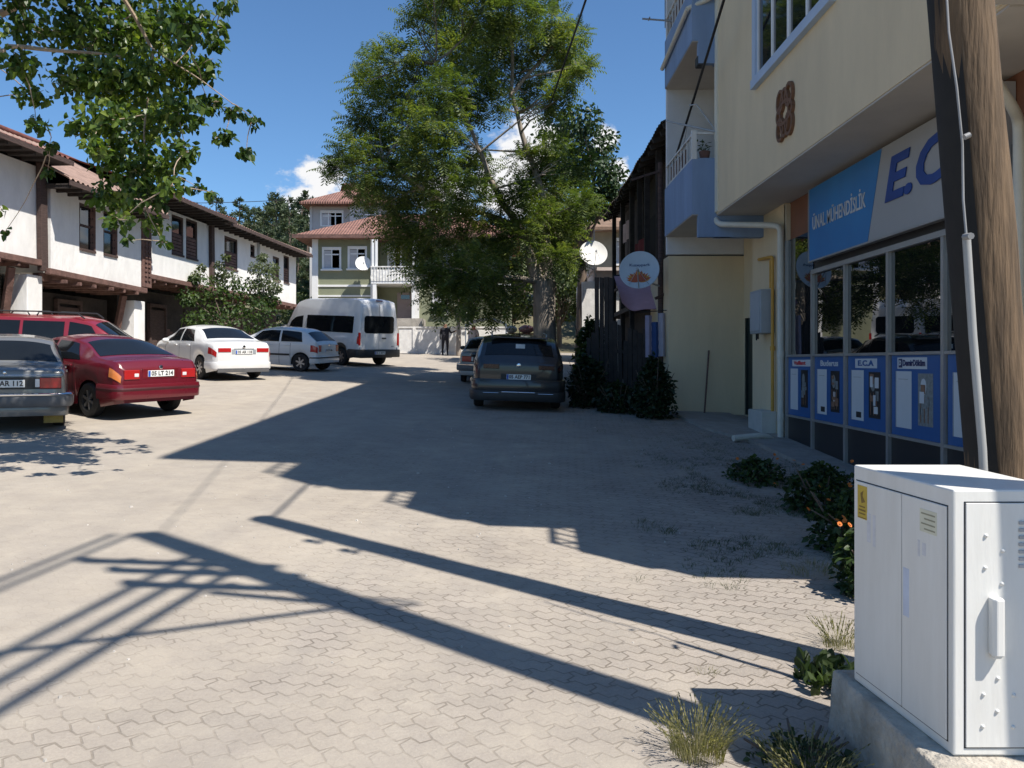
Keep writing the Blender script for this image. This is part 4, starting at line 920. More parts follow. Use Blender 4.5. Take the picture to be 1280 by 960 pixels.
    def bumper(s, front, z0, z1, th, mat, reach=.5, name='bumper'):
        m = MB(); pts = []
        reach = min(reach, (s.L-s.xf if front else s.xr)-s.ra()-.015); xs = [0,.02,.05,.1,.16,min(.25,reach-.02),reach]
        for x in xs[::-1]: pts.append((x, s.hw(x)+.0))
        pts = [(x-(0 if x > .05 else 0), y) for x, y in pts]; full = pts+[(x, -y) for x, y in reversed(pts)]
        n = len(full)
        def P_(i, k):
            x, y = full[i]; a = full[max(0, i-1)]; b = full[min(n-1, i+1)]; tx, ty = b[0]-a[0], b[1]-a[1]; l = math.hypot(tx, ty) or 1
            nx, ny = -abs(ty)/l, (tx/l)*(-1)
            if y > 0: ny = abs(tx)/l
            else: ny = -abs(tx)/l
            o, z = ((0, z0), (th*.8, z0), (th, z0+.03), (th, z1-.03), (th*.75, z1), (-.02, z1+.004))[k]
            X_ = x+nx*o; X_ = s.L-X_ if front else X_
            return s.loc((X_, y+ny*o, z))
        m.grid(P_, range(n), range(6)); return m.build(name, mat, s.t, smooth=50, world=False)
    def rearbox(s, name, mat, y0, y1, z0, z1, th=.02, both=True, bevel=.008, parent=None, x0=0., front=False):
        for sg in ((1, -1) if both else (1,)):
            m = MB(); a, b = sorted((y0*sg, y1*sg)); xa, xb = (-s.L/2+x0-th, -s.L/2+x0+.03)
            if front: xa, xb = (s.L/2-x0-.03, s.L/2-x0+th)
            m.box(xa, xb, a, b, z0, z1); o = m.build(name, mat, parent or s.t, world=False, bevel=bevel)
        return o
    def plate(s, text, z, x0=0., y=0., w=.5):
        pw_ = s.rearbox('number_plate', plate_white, y-w/2, y+w/2, z-.055, z+.055, th=.016, both=False, bevel=.003, x0=x0)
        m = MB(); xx = -s.L/2+x0-.0172; m.box(xx, xx+.001, y+w/2-.045, y+w/2-.004, z-.05, z+.05); m.build('country_strip', plate_blue, pw_, world=False)
        M4 = s.t.matrix_world @ frame((xx-.001, y-.02, z), (0,-1,0), (0,0,1))
        text_mesh(text, M4, .105, .0006, plate_ink, 'plate_number', pw_, width=w-.085, bold=.0025)
    def mirrors(s, x, z, mat, k=1.):
        for sg in (1, -1):
            m = MB(); c = Vector(s.loc((x, (s.hw(x)*.95+.1)*sg, z)))
            m.lathe([(.001,-.06),(.05,-.055),(.085,-.02),(.09,.02),(.075,.06),(.001,.075)], lambda a, b, h: (c.x+h*k, c.y+a*1.15*k, c.z+b*.8*k), 14); m.bar((c.x+.0, c.y-.14*sg, c.z-.05), (c.x, c.y-.04*sg, c.z-.03), .04)
            m.build('wing_mirror', mat, s.t, smooth=50, world=False)
    def emblem(s, z, r, x0=0., mat=chrome):
        m = MB(); c = s.loc((x0, 0, z)); m.lathe([(.001,.012),(r*.7,.012),(r,.006),(r,-.01)], lambda a, b, h: (c[0]-h, a, c[2]+b), 18); m.build('emblem', mat, s.t, smooth=40, world=False)

steelrim = (M('rim_grey', (.32,.32,.33), .35, metal=.8, var=.1), M('rim_silver', (.6,.6,.61), .3, metal=.85, var=.08))
wt_def = lambda L: [(0,.83),(.04,.89),(.12,.95),(.35,.985),(.8,1.),(L-1.0,1.),(L-.5,.96),(L-.2,.88),(L-.05,.76),(L,.66)]
# white modern sedan
L_ = 4.5
white_car = paint('white_car_paint', (.74,.74,.73), .3)
c = Car('parked_car', 'white modern saloon with silver spoked wheels, parked nose in to the timber houses', 'car', (-7.5,22.35), 45, L_, 1.79,
  [(0,.78),(.02,.97),(.07,1.05),(.16,1.085),(.45,1.10),(.72,1.13),(1.35,1.42),(1.75,1.485),(2.3,1.50),(2.75,1.45),(3.55,1.06),(4.0,.97),(4.3,.84),(4.45,.66),(4.5,.5)],
  [(0,.76),(.06,.93),(.3,1.0),(.9,1.03),(2.5,.98),(3.4,.93),(4.1,.83),(4.4,.64),(4.5,.48)], wt_def(L_), .92, 3.56, .325, white_car)
c.sidewindows([(1.28,2.18,1.62,2.2),(2.26,3.30,2.28,2.74)]); c.topband('rear_window', car_glass, .78, 1.42, .1); c.topband('windscreen', car_glass, 2.82, 3.5, .08)
c.seams([1.45,2.22,3.2]); c.handles([(1.62,.93),(2.5,.90)], white_car); c.mirrors(3.05,1.0,white_car)
c.patch('tail_light', red_lens, c.side, .03, .34, .66, .9, nu=8, nv=4, d=.008); c.rearbox('tail_light', red_lens, .38, .74, .8, .915, th=.012)
c.bumper(False, .33, .52, .03, white_car); c.rearbox('lower_bumper', M('grey_plastic',(.10,.10,.105),.6), .0, .76, .24, .36, th=.03); c.rearbox('plate_recess', grey_paint, .0, .36, .74, .88, th=.006); c.plate('05 AR 118', .80); c.emblem(.95, .045); c.rearbox('chrome_strip', chrome, 0, .3, .885, .905, th=.014)
c.wheels((black_plastic, steelrim[1]), sp=7); c.patch('headlight', clear_lens, c.side, 4.05, 4.38, .68, .92, nu=6, nv=3, d=.008)
# dark red saloon
L_ = 4.35
red_car = paint('dark_red_paint', (.125,.008,.016), .28)
c = Car('parked_car', 'dark red rounded saloon with a low boot, parked beside the old silver car', 'car', (-6.2,14.1), 57, L_, 1.70,
  [(0,.72),(.02,.92),(.08,1.0),(.18,1.03),(.4,1.045),(.62,1.06),(1.25,1.33),(1.6,1.39),(2.1,1.41),(2.55,1.36),(3.3,1.0),(3.8,.93),(4.15,.80),(4.3,.62),(4.35,.5)],
  [(0,.70),(.06,.88),(.3,.95),(.8,.97),(2.4,.92),(3.2,.88),(3.9,.79),(4.25,.6),(4.35,.48)], wt_def(L_), .86, 3.45, .30, red_car)
c.sidewindows([(1.12,2.02,1.42,2.04),(2.10,3.1,2.12,2.56)]); c.topband('rear_window', car_glass, .68, 1.3, .07); c.topband('windscreen', car_glass, 2.62, 3.26, .08)
c.seams([1.3,2.06,3.0]); c.handles([(1.45,.88),(2.35,.85)], red_car); c.mirrors(2.85,.95,red_car)
c.rearbox('tail_light', red_lens, .40, .68, .70, .86, th=.014); c.patch('tail_light', amber_lens, c.side, .02, .22, .72, .95, nu=6, nv=4, d=.009)
c.rearbox('reversing_light', clear_lens, .42, .5, .74, .80, th=.02)
c.bumper(False, .36, .61, .045, red_car); c.bumper(False, .50, .565, .055, M('dark_red_plastic', (.06,.01,.014), .5), name='bumper_strip'); c.rearbox('plate_recess', M('dark_red_paint_deep', (.15,.01,.016), .35), 0, .34, .70, .88, th=.006); c.plate('05 LT 214', .79); c.emblem(.9, .035)
c.wheels((black_plastic, steelrim[0]), sp=6, w=.185); c.bumper(True, .28, .52, .04, red_car)
# old boxy silver saloon, rear of it in the frame
L_ = 4.2
silver = paint('old_silver_paint', (.17,.17,.165), .32, metal=.2)
box_w = lambda L: [(0,.93),(.03,.96),(.15,.985),(.5,1.),(L-.6,1.),(L-.2,.97),(L,.93)]
def boxy(label, rc, deg, col, plate, group):
    c = Car('parked_car', label, 'car', rc, deg, L_, 1.62,
      [(0,.9),(.015,.955),(.06,.975),(.4,.985),(.78,1.0),(1.3,1.33),(1.5,1.385),(2.2,1.41),(2.6,1.36),(3.12,.97),(3.5,.93),(4.1,.88),(4.17,.8),(4.2,.7)],
      [(0,.86),(.05,.9),(.4,.93),(3.0,.92),(4.1,.84),(4.2,.66)], box_w(L_), .86, 3.36, .29, col, tum=.17)
    c.sidewindows([(1.05,1.98,1.4,2.0),(2.06,2.98,2.08,2.6)]); c.topband('rear_window', car_glass, .84, 1.3, .07); c.topband('windscreen', car_glass, 2.66, 3.08, .07)
    c.seams([1.2,2.02,2.92]); c.handles([(1.4,.84),(2.3,.84)], chrome); c.mirrors(2.8,.98,black_plastic)
    c.rearbox('tail_panel', black_plastic, 0, .72, .66, .84, th=.008, bevel=.004); c.rearbox('tail_light', red_lens, .44, .72, .67, .83, th=.018); c.rearbox('reversing_light', clear_lens, .38, .44, .69, .81, th=.02)
    c.bumper(False, .40, .58, .09, M('bumper_grey', (.13,.13,.135), .55)); c.bumper(False, .56, .60, .095, chrome, name='bumper_strip'); c.bumper(False, .26, .40, .03, col, name='rear_valance')
    c.plate(plate, .745, x0=-.012); c.rearbox('boot_strip', chrome, 0, .74, .86, .875, th=.006); c.emblem(.905, .025)
    c.wheels((black_plastic, steelrim[0]), sp=8, w=.17); return c
c = boxy('old boxy silver saloon cut off by the left edge of the photo', (-7.45,11.75), 30, silver, '05 AR 112', None)
mf = MB(); a = c.loc((.25,-.62,.2)); mf.box(a[0]-.012, a[0], a[1]-.13, a[1]+.13, .12, .33); mf.build('mud_flap', M('mud_flap_ochre', (.35,.26,.08), .8, var=.25, scale=12), c.t, world=False)
boxy('old boxy pale grey saloon mostly hidden behind the dark parked car', (-.80,24.0), 0, paint('pale_grey_paint', (.34,.34,.33), .35, metal=.1), '05 DK 63', None)
# small silver-white hatchback
L_ = 3.75
hcol = paint('ice_silver_paint', (.68,.68,.67), .3, metal=0.)
c = Car('parked_car', 'small ice silver hatchback between the white saloon and the white minibus', 'car', (-6.25,27.2), 74, L_, 1.64,
  [(0,.82),(.015,.95),(.06,1.02),(.5,1.36),(.7,1.43),(1.2,1.47),(1.8,1.47),(2.2,1.41),(2.95,1.03),(3.3,.94),(3.6,.78),(3.7,.62),(3.75,.5)],
  [(0,.80),(.06,.94),(.4,.96),(2.8,.90),(3.4,.78),(3.65,.6),(3.75,.48)], wt_def(L_), .62, 3.05, .30, hcol)
c.sidewindows([(.55,1.35,.66,1.38),(1.43,2.72,1.45,2.15)]); c.topband('rear_window', car_glass, .1, .48, .08); c.topband('windscreen', car_glass, 2.26, 2.9, .08)
c.seams([.98,1.4,2.6]); c.handles([(1.1,.86),(1.8,.85)], hcol); c.mirrors(2.45,.96,hcol)
c.patch('tail_light', red_lens, c.side, .02, .24, .6, .92, nu=6, nv=4, d=.009); c.rearbox('tail_light', red_lens, .5, .66, .68, .9, th=.012)
c.patch('rubbing_strip', black_plastic, c.side, 1.0, 2.65, .44, .52, nu=10, nv=2, d=.012); c.bumper(False, .3, .55, .04, hcol); c.bumper(False, .46, .51, .05, black_plastic, name='bumper_strip'); c.plate('05 DT 406', .72); c.emblem(.9, .05)
c.wheels((black_plastic, steelrim[1]), sp=6, w=.18)
# dark SUV in the shade
L_ = 4.45
suv = paint('blue_black_paint', (.014,.016,.020), .3, metal=.1)
c = Car('parked_car', 'dark blue grey sport utility car standing in the shade in the middle of the street', 'car', (.12,17.1), 1, L_, 1.98,
  [(0,.9),(.012,1.04),(.06,1.14),(.38,1.47),(.48,1.53),(.65,1.57),(1.2,1.61),(2.1,1.62),(2.6,1.55),(3.3,1.16),(3.9,1.05),(4.25,.93),(4.4,.75),(4.45,.6)],
  [(0,.9),(.05,1.03),(.4,1.12),(3.2,1.06),(4.0,.93),(4.35,.72),(4.45,.58)], wt_def(L_), .88, 3.55, .35, suv, tum=.125, sill=.27)
c.sidewindows([(.55,1.2,.85,1.25),(1.3,2.1,1.32,2.12),(2.2,3.1,2.22,2.6)]); c.topband('rear_window', car_glass, .12, .40, .12); c.topband('windscreen', car_glass, 2.68, 3.26, .08)
c.seams([1.2,2.15,3.0]); c.handles([(1.5,.98),(2.4,.96)], suv); c.mirrors(2.95,1.06,suv)
m = MB(); m.box(-L_/2+.36,-L_/2+.62,-.62,.62,1.545,1.58); m.build('roof_spoiler', suv, c.t, world=False, bevel=.012)
for sg in (1,-1): MB().tube([(-L_/2+.7,.6*sg,1.58),(-L_/2+.8,.61*sg,1.635),(-L_/2+2.2,.62*sg,1.655),(-L_/2+2.5,.61*sg,1.58)], .016, 6).build('roof_rail', steel, c.t, world=False, smooth=60)
m = MB(); m.tube([(-L_/2+.75,0,1.58),(-L_/2+.55,0,1.71)], .008, 5); m.build('aerial', black_plastic, c.t, world=False)
c.rearbox('tail_light', M('smoked_red_lens', (.035,.008,.01), .2, coat=.3), .42, .76, .90, 1.0, th=.016); c.patch('tail_light', M('smoked_red_lens', (.1,.012,.014)), c.side, .02, .3, .8, .97, nu=6, nv=3, d=.009)
c.bumper(False, .34, .68, .06, suv); c.bumper(False, .22, .44, .075, black_plastic, name='lower_bumper'); c.rearbox('chrome_strip', chrome, 0, .36, .40, .425, th=.095); c.rearbox('chrome_strip', chrome, .42, .75, .385, .398, th=.09); c.rearbox('exhaust_trim', steel, .5, .66, .32, .36, th=.07)
c.rearbox('plate_recess', black_plastic, 0, .38, .64, .80, th=.004); c.plate('05 AEP 771', .735, w=.52, x0=-.004); c.emblem(.98, .05)
m = MB(); m.box(-L_/2+.245,-L_/2+.25,-.12,.08,1.33,1.43); m.build('window_sticker', M('sticker_white', (.6,.65,.7), .4), c.t, world=False).rotation_euler = (0,0,0)
c.wheels((black_plastic, steelrim[0]), sp=5, w=.22)
# red van-based people carrier seen from its right side
L_ = 4.15
c = Car('parked_van', 'bright red people carrier with black roof rails, parked behind the dark red saloon', 'van', (-12.3,18.5), -80, L_, 1.72,
  [(0,1.0),(.01,1.45),(.05,1.6),(.15,1.66),(.6,1.70),(2.2,1.70),(2.6,1.62),(3.35,1.08),(3.8,.97),(4.08,.8),(4.15,.6)],
  [(0,.9),(.05,.98),(3.2,.95),(3.7,.86),(4.05,.7),(4.15,.55)], [(0,.95),(.05,.98),(.3,1.),(3.3,1.),(3.8,.94),(4.05,.82),(4.15,.7)], .62, 3.25, .31, paint('bright_red_paint', (.23,.014,.022), .3), tum=.1)
c.sidewindows([(.2,1.12,.22,1.14),(1.2,2.05,1.2,2.06),(2.14,3.0,2.16,2.62)]); c.topband('windscreen', car_glass, 2.68, 3.28, .07); c.rearbox('rear_window', car_glass, 0, .58, 1.05, 1.5, th=.004)
c.seams([1.16,2.1,2.95]); c.handles([(1.4,.86),(2.35,.86)], black_plastic); c.mirrors(2.85,1.02,black_plastic,1.2)
for sg in (1,-1):
    m = MB(); m.tube([(-L_/2+.35,.66*sg,1.66),(-L_/2+.45,.66*sg,1.755),(-L_/2+1.25,.66*sg,1.765),(-L_/2+1.3,.66*sg,1.68)], .018, 6); m.build('roof_rail', black_plastic, c.t, world=False, smooth=60); m = MB(); m.tube([(-L_/2+1.45,.66*sg,1.68),(-L_/2+1.5,.66*sg,1.765),(-L_/2+2.3,.66*sg,1.75),(-L_/2+2.45,.66*sg,1.64)], .018, 6); m.build('roof_rail', black_plastic, c.t, world=False, smooth=60)
c.rearbox('tail_light', red_lens, .68, .8, .8, 1.25, th=.012); c.bumper(False, .3, .55, .05, black_plastic); c.bumper(True, .28, .55, .05, black_plastic); c.wheels((black_plastic, steelrim[0]), sp=5, w=.19); c.patch('headlight', clear_lens, c.side, 3.7, 4.02, .6, .92, nu=6, nv=3, d=.008)
# white high roof minibus
L_ = 5.7
wv = paint('white_van_paint', (.78,.78,.78), .3)
wvt = [(0,.955),(.05,.975),(.3,1.),(4.2,1.),(5.0,.95),(5.5,.82),(5.7,.68)]
c = Car('minibus', 'tall white high roofed minibus with dark windows, parked before the olive house', 'minibus', (-5.15,30.8), 49, L_, 2.06,
  [(0,2.0),(.02,2.42),(.08,2.54),(.25,2.60),(.8,2.62),(3.6,2.60),(4.1,2.48),(4.5,2.12),(5.0,1.5),(5.2,1.26),(5.5,1.08),(5.65,.8),(5.7,.6)],
  [(0,1.16),(4.4,1.16),(5.0,1.12),(5.4,.95),(5.6,.75),(5.7,.55)], wvt, 1.05, 4.75, .345, wv, tum=.12, sill=.3)
c.patch('side_window', car_glass, c.cab, .35, 3.35, .08, .54, nu=30, nv=6, d=.01); c.patch('cab_window', car_glass, c.cab, 3.62, 4.75, .06, .52, nu=14, nv=6, skew=lambda v: (3.62, 4.86-(v-.06)*.85), d=.01); c.topband('windscreen', car_glass, 4.42, 5.12, .08)
c.seams([1.9,3.5,4.6]); c.mirrors(4.7,1.35,black_plastic,1.7); c.handles([(3.75,1.05)], black_plastic)
q = c.rearbox('rear_window', car_glass, -.72, .72, 1.28, 1.94, th=.012, both=False, bevel=.0)
b_ = q.modifiers.new('round', 'BEVEL'); b_.width = .11; b_.segments = 4; b_.affect = 'VERTICES' if False else 'EDGES'; b_.limit_method = 'WEIGHT'
at = q.data.attributes.new('bevel_weight_edge', 'FLOAT', 'EDGE')
for e in q.data.edges:
    a, d = q.data.vertices[e.vertices[0]].co, q.data.vertices[e.vertices[1]].co
    if abs(a.x-d.x) > .02 and abs(a.y-d.y) < .01: at.data[e.index].value = 1.
m = MB(); 
for sg in (1,-1): m.box(-L_/2-.004, -L_/2+.02, -.004, .004, .62, 2.45)
m.build('door_seam', grey_paint, c.t, world=False)
c.rearbox('tail_light', red_lens, .90, .985, .82, 1.30, th=.03); c.patch('tail_light', red_lens, c.side, .0, .07, .62, .99, nu=4, nv=5, d=.012)
c.rearbox('brake_light', M('dark_red_lens', (.15,.02,.02), .2), -.16, .16, 2.5, 2.545, th=.0, both=False, x0=.03)
c.bumper(False, .36, .66, .08, M('minibus_black_plastic', (.03,.03,.032), .55)); c.patch('sill_cladding', M('minibus_black_plastic', (.03,.03,.032)), c.side, .02, 5.3, .0, .36, nu=60, nv=2, d=.012)
c.rearbox('rear_handle', black_plastic, -.34, -.14, 1.07, 1.12, th=.03, both=False); c.rearbox('door_badge', grey_paint, -.75, -.62, .76, .80, th=.01, both=False); c.rearbox('reflector', clear_lens, .86, .96, .66, .76, th=.09)
c.plate('05 S 0072', .53, x0=-.085); c.wheels((black_plastic, steelrim[0]), sp=6, w=.21)
# ------------------------------------------------------------------ power poles and cables
gz = lambda x, y: G(x, y)
up = thing('utility_pole', 'leaning wooden utility pole with a grey conduit, behind the white cabinet', 'utility pole', (2.48,4.12,G(2.48,4.12)))
pa = Vector((2.65,4.12,G(2.48,4.12)-.2)); pb2 = Vector((2.65-.088*8.6,4.12,G(2.48,4.12)+8.4))
pl_ = lambda t: pa.lerp(pb2, t)
m = MB(); n = 26
m.tube([pl_(i/n)+Vector((.012*noise.noise(Vector((i*.4,0,0))),.012*noise.noise(Vector((0,i*.4,0))),0)) for i in range(n+1)], [.168-.045*i/n+.004*noise.noise(Vector((i*.9,5,0))) for i in range(n+1)], 24)
m.build('shaft', pole_wood, up, smooth=60)
m = MB()                                     # shade on the shaft's left side, painted as a near-black strip
def shade_pt(i, j):
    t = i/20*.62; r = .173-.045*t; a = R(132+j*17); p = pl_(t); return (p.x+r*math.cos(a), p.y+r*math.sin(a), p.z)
m.grid(shade_pt, range(21), range(7)); m.build('painted_side_shade', M('side_shade_black', (.012,.011,.010), .8, var=.4, scale=9), up, smooth=60)
m = MB(); m.tube([P(3.86,1230,600), P(3.86,1228,560), P(3.88,1216,420), P(3.9,1208,296)], .019, 10); m.build('conduit', M('conduit_grey', (.33,.33,.32), .45, var=.08), up, smooth=60)
m = MB(); m.tube([P(3.9,1208,296), P(3.93,1204,250), P(3.93,1203,180), P(3.93,1196,110), P(3.95,1186,40), P(3.97,1180,-60)], .006, 6); m.tube([P(3.86,1206,296), P(3.8,1214,295)], .016, 8); m.tube([P(3.9,1204,173)+Vector((-.006,-.02,0)), P(3.9,1204,170)+Vector((.02,-.02,0))], .014, 8); m.build('riser_cable', M('cable_grey', (.25,.25,.25), .5), up, smooth=60)
m = MB()
for z in (6.6, 7.2): p = pl_((z+.2)/8.6); m.tube([p+Vector((0,-.1,0)), p+Vector((0,-.28,0)), p+Vector((0,-.28,.16))], .02, 8); m.lathe([(.001,.0),(.045,.01),(.05,.06),(.03,.11),(.001,.12)], lambda a, b, h, p=p: (p.x+a, p.y-.28+b, p.z+.14+h), 10)
m.build('insulator', pipe_white, up, smooth=50)
up2 = thing('utility_pole', 'tall wooden utility pole with cross arms, right of the cabinet and outside the photo', 'utility pole', (2.86,2.5,G(2.86,2.5)))
qa = Vector((2.86,2.5,G(2.86,2.5)-.2)); qb = Vector((2.46,2.40,G(2.7,2.5)+11.0))
m = MB(); m.tube([qa.lerp(qb, i/16) for i in range(17)], [.185-.06*i/16 for i in range(17)], 18); m.build('shaft', pole_wood, up2, smooth=60)
m = MB(); ins = MB()
for z, a0, a1 in ((.83,-1.2,.3), (.785,-1.15,.25), (.72,-1.3,.2)):
    p = qa.lerp(qb, z); m.bar(p+Vector((a0,.0,.04)), p+Vector((a1,.0,.04)), .09)
    for k in (a0+.05, a0+.42, a0+.78): ins.lathe([(.001,0),(.035,.01),(.06,.05),(.035,.12),(.001,.13)], lambda a, b, h, p=p, k=k: (p.x+k+a, p.y+b, p.z+.08+h), 10)
p = qa.lerp(qb, .66); m.bar(p, p+Vector((-.85,.0,.42)), .06)
m.build('cross_arm', dark_wood, up2); ins.build('insulator', pipe_white, up2, smooth=50)
m = MB(); p = qa.lerp(qb, .70); m.tube([p+Vector((.32+.26*math.cos(2*math.pi*i/20), -.05, .16*math.sin(2*math.pi*i/20)-.1)) for i in range(21)], .014, 6); m.tube([p+Vector((.32+.20*math.cos(2*math.pi*i/20), -.08, .13*math.sin(2*math.pi*i/20)-.1)) for i in range(21)], .012, 6); m.build('cable_coil', cable_black, up2, smooth=60)
def cable(name, label, a, b, sag, r, cat='cable', group=None, n=24):
    a, b = Vector(a), Vector(b); m = MB(); m.tube([a.lerp(b, i/n)-Vector((0,0,sag*4*(i/n)*(1-i/n))) for i in range(n+1)], r, 6)
    return tag(m.build(name, cable_black, None, smooth=60, origin=tuple(a)), label, cat, group)
tp = pl_(.985)
cable('overhead_cable', 'black cable running from the top of the sky down into the tall street tree', tp, (1.0,24.,E+7.28), .0+.05, .022)
cable('overhead_cable', 'thick black cable dropping along the cream block past its corner to the lower balcony', (3.22,4.6,E+8.9), (3.58,18.,E+4.27), .12, .024)
w2 = qa.lerp(qb, .97)
for k, (dx, z) in enumerate(((-.05,1.0),(-.3,.985),(-.12,.87),(-.12,.835),(-.12,.80))):
    p = qa.lerp(qb, z)+Vector((dx,0,.16)); cable('overhead_cable', 'power cable leaving the crossarm pole behind the photographer', p, (p.x-3.6, -22, p.z+.3), .25, .042 if k > 1 else .03, group='power cables behind the photographer')
p = qa.lerp(qb,.66); cable('overhead_cable', 'stay cable running left from the middle of the crossarm pole, seen only as a shadow', p, (p.x-24, p.y-12, p.z+2.), .5, .03)
cable('overhead_cable', 'thin power cable crossing the street from the crossarm pole', qa.lerp(qb, .985), (-6.5,34,E+6.2), .6, .008)
cable('overhead_cable', 'thin cable strung over the roofs before the wooded hill', P(60,60,250), P(60,420,246), .35, .022)

# ------------------------------------------------------------------ white utility cabinet on its plinth
x0, x1, y0, y1, zb_, zt_ = 1.655, 2.09, 3.0, 3.73, E-1.48, E-.48
cabp = M('cabinet_paint', (.76,.75,.71), .42, var=.06, scale=7, bump=.06, bscale=40, stretch=(1,1,.16), col2=(.67,.655,.61))
cb_ = thing('utility_cabinet', 'white metal utility cabinet with a yellow warning sticker, at the right edge of the photo', 'cabinet', ((x0+x1)/2,(y0+y1)/2,zb_))
m = MB(); xL = 1.593                          # left face slants slightly inward with distance
m.prism([(x0,y0),(x1,y0),(x1,y1),(xL,y1)], lambda u, v, w_: (u, v, w_), zb_, zt_); m.build('case', cabp, cb_, bevel=.008)
def LF(u, z, d): t = (u-y0)/(y1-y0); return Vector((x0+(xL-x0)*t-d, u, z))     # point on the left face
def lbox(mb, u0, u1, z0, z1, d0, d1):
    i = len(mb.v); mb.v += [tuple(LF(u, z, d)) for d in (d0, d1) for u, z in ((u0,z0),(u1,z0),(u1,z1),(u0,z1))]
    for f in ((0,1,2,3),(7,6,5,4),(0,4,5,1),(1,5,6,2),(2,6,7,3),(3,7,4,0)): mb.f.append(tuple(i+k for k in f)); mb.m.append(mb.k)
gap = M('gap_dark', (.03,.03,.032), .8)
um = 3.33
for (a, b) in ((3.035,um-.003),(um+.003,3.70)):
    m = MB(); lbox(m, a, b, zb_+.045, zt_-.07, -.002, .006); m.build('side_door', cabp, cb_, bevel=.002)
m = MB(); lbox(m, 3.03, 3.705, zt_-.069, zt_-.065, -.001, .0015); lbox(m, 3.03, 3.705, zb_+.040, zb_+.044, -.001, .0015); lbox(m, 3.03, 3.034, zb_+.04, zt_-.065, -.001, .0015); lbox(m, um-.0025, um+.0025, zb_+.04, zt_-.07, -.001, .0015); m.build('door_gap', gap, cb_)
m = MB(); lbox(m, 3.60, 3.68, zt_-.235, zt_-.085, .006, .0075); so_ = m.build('warning_sticker', M('sticker_yellow', (.52,.36,.04), .5, var=.1, scale=20), cb_)
m = MB(); lbox(m, 3.606, 3.674, zt_-.232, zt_-.228, .0076, .0081); lbox(m, 3.61, 3.67, zt_-.20, zt_-.192, .0076, .0081); lbox(m, 3.615, 3.665, zt_-.183, zt_-.177, .0076, .0081); lbox(m, 3.612,3.668,zt_-.215,zt_-.209,.0076,.0081)
tri = [(3.645,zt_-.165),(3.612,zt_-.155),(3.636,zt_-.13),(3.628,zt_-.105),(3.655,zt_-.12),(3.65,zt_-.145)]
i = len(m.v); m.v += [tuple(LF(u, z, .008)) for u, z in tri]; m.f.append(tuple(range(i, i+6))); m.m.append(0)
m.build('sticker_print', M('sticker_brown', (.20,.12,.02), .6), so_)
m = MB(); lbox(m, 3.09, 3.20, zt_-.195, zt_-.105, .006, .0072); so_ = m.build('notice_label', M('label_cream', (.66,.64,.50), .6), cb_)
m = MB()
for k in range(4): lbox(m, 3.10, 3.19-.02*(k % 2), zt_-.125-.02*k, zt_-.119-.02*k, .0073, .0078)
m.build('label_lines', M('label_ink', (.3,.29,.2), .6), so_)
m = MB(); lbox(m, 3.275, 3.318, zb_+.43, zb_+.63, .004, .0068); m.build('recessed_handle', M('handle_bluegrey', (.5,.55,.66), .5), cb_, bevel=.004)
for mk in (((3.57,3.60,zb_+.67,zb_+.80),(3.53,3.552,zb_+.66,zb_+.80)),((3.2,3.215,zt_-.30,zt_-.235),(3.16,3.185,zt_-.29,zt_-.24))):
    m = MB()
    for q in mk: lbox(m, *q, .0058, .0066)
    m.build('worn_mark', M('worn_mark', (.62,.62,.64), .5, var=.1, scale=20), cb_)
# front: door, rivets, lever, vents
m = MB(); m.box(x0+.045, x1-.03, y0-.006, y0+.002, zb_+.035, zt_-.05); m.build('front_door', cabp, cb_, bevel=.002)
m = MB(); a, b, c_, d_ = x0+.04, x1-.025, zb_+.03, zt_-.045
m.box(a,b,y0-.0015,y0+.001,c_,c_+.004); m.box(a,b,y0-.0015,y0+.001,d_-.004,d_); m.box(a,a+.004,y0-.0015,y0+.001,c_,d_); m.build('door_gap', gap, cb_)
px_ = lambda p: X(y0, p)
for (p, q) in ((1231,669),(1252,688),(1230,709),(1251,729),(1246,847),(1228,867),(1245,888),(1266,868),(1227,907),(1265,908)):
    cx, cz = px_(p), Z(y0, q); rv = MB(); rv.lathe([(.0075,0),(.007,.004),(.004,.007),(.0005,.008)], lambda a, b, h, cx=cx, cz=cz: (cx+a, y0-.006-h, cz+b), 10); rv.build('rivet', cabp, cb_, smooth=60)
m = MB(); hx = px_(1240); m.prism([(-.020,.0),(.026,.0),(.026,.02),(.018,.045),(-.012,.045),(-.02,.03)], lambda u, v, w_: (hx+u, y0-.006-v, w_), Z(y0,816), Z(y0,745)); m.prism([(-.012,.0),(.018,.0),(.018,.03),(-.012,.03)], lambda u, v, w_: (hx+u, y0-.006-v, w_), Z(y0,820), Z(y0,816.2)); m.build('lever_handle', cabp, cb_, bevel=.007)
m = MB()
for k in range(7): m.box(px_(1272), px_(1318), y0-.012, y0-.0055, Z(y0,655+k*9), Z(y0,651+k*9))
m.build('vent_slat', M('vent_grey', (.4,.4,.41), .5), cb_)
base = MB(); bx0, bx1, by0, by1 = 1.555, 2.25, 2.93, 3.86
def bs(u, v):
    w_ = noise.noise(Vector((u*9, v*9, 2)))*.012; return w_
n = 12
def ring(z, e): 
    return [(bx0-e,by0-e,z),(bx1+e,by0-e,z),(bx1+e,by1+e,z),(bx0-e,by1+e,z)]
zs = [G(1.6,3.4)-.3, G(1.6,3.4)+.02, G(1.6,3.4)+.12, G(1.6,3.4)+.2, zb_-.016, zb_-.004]; es = [.03,.025,.012,.015,.004,-.008]
def side_pts(z, e):
    c_ = ring(z, e); out = []
    for k in range(4):
        a, b = Vector(c_[k]), Vector(c_[(k+1) % 4])
        for i in range(n): p = a.lerp(b, i/n); d = noise.noise(p*7)*.012; nrm = Vector(((1 if k == 1 else -1 if k == 3 else 0),(1 if k == 2 else -1 if k == 0 else 0),0)); out.append(p+nrm*d)
    return out
i0 = 0
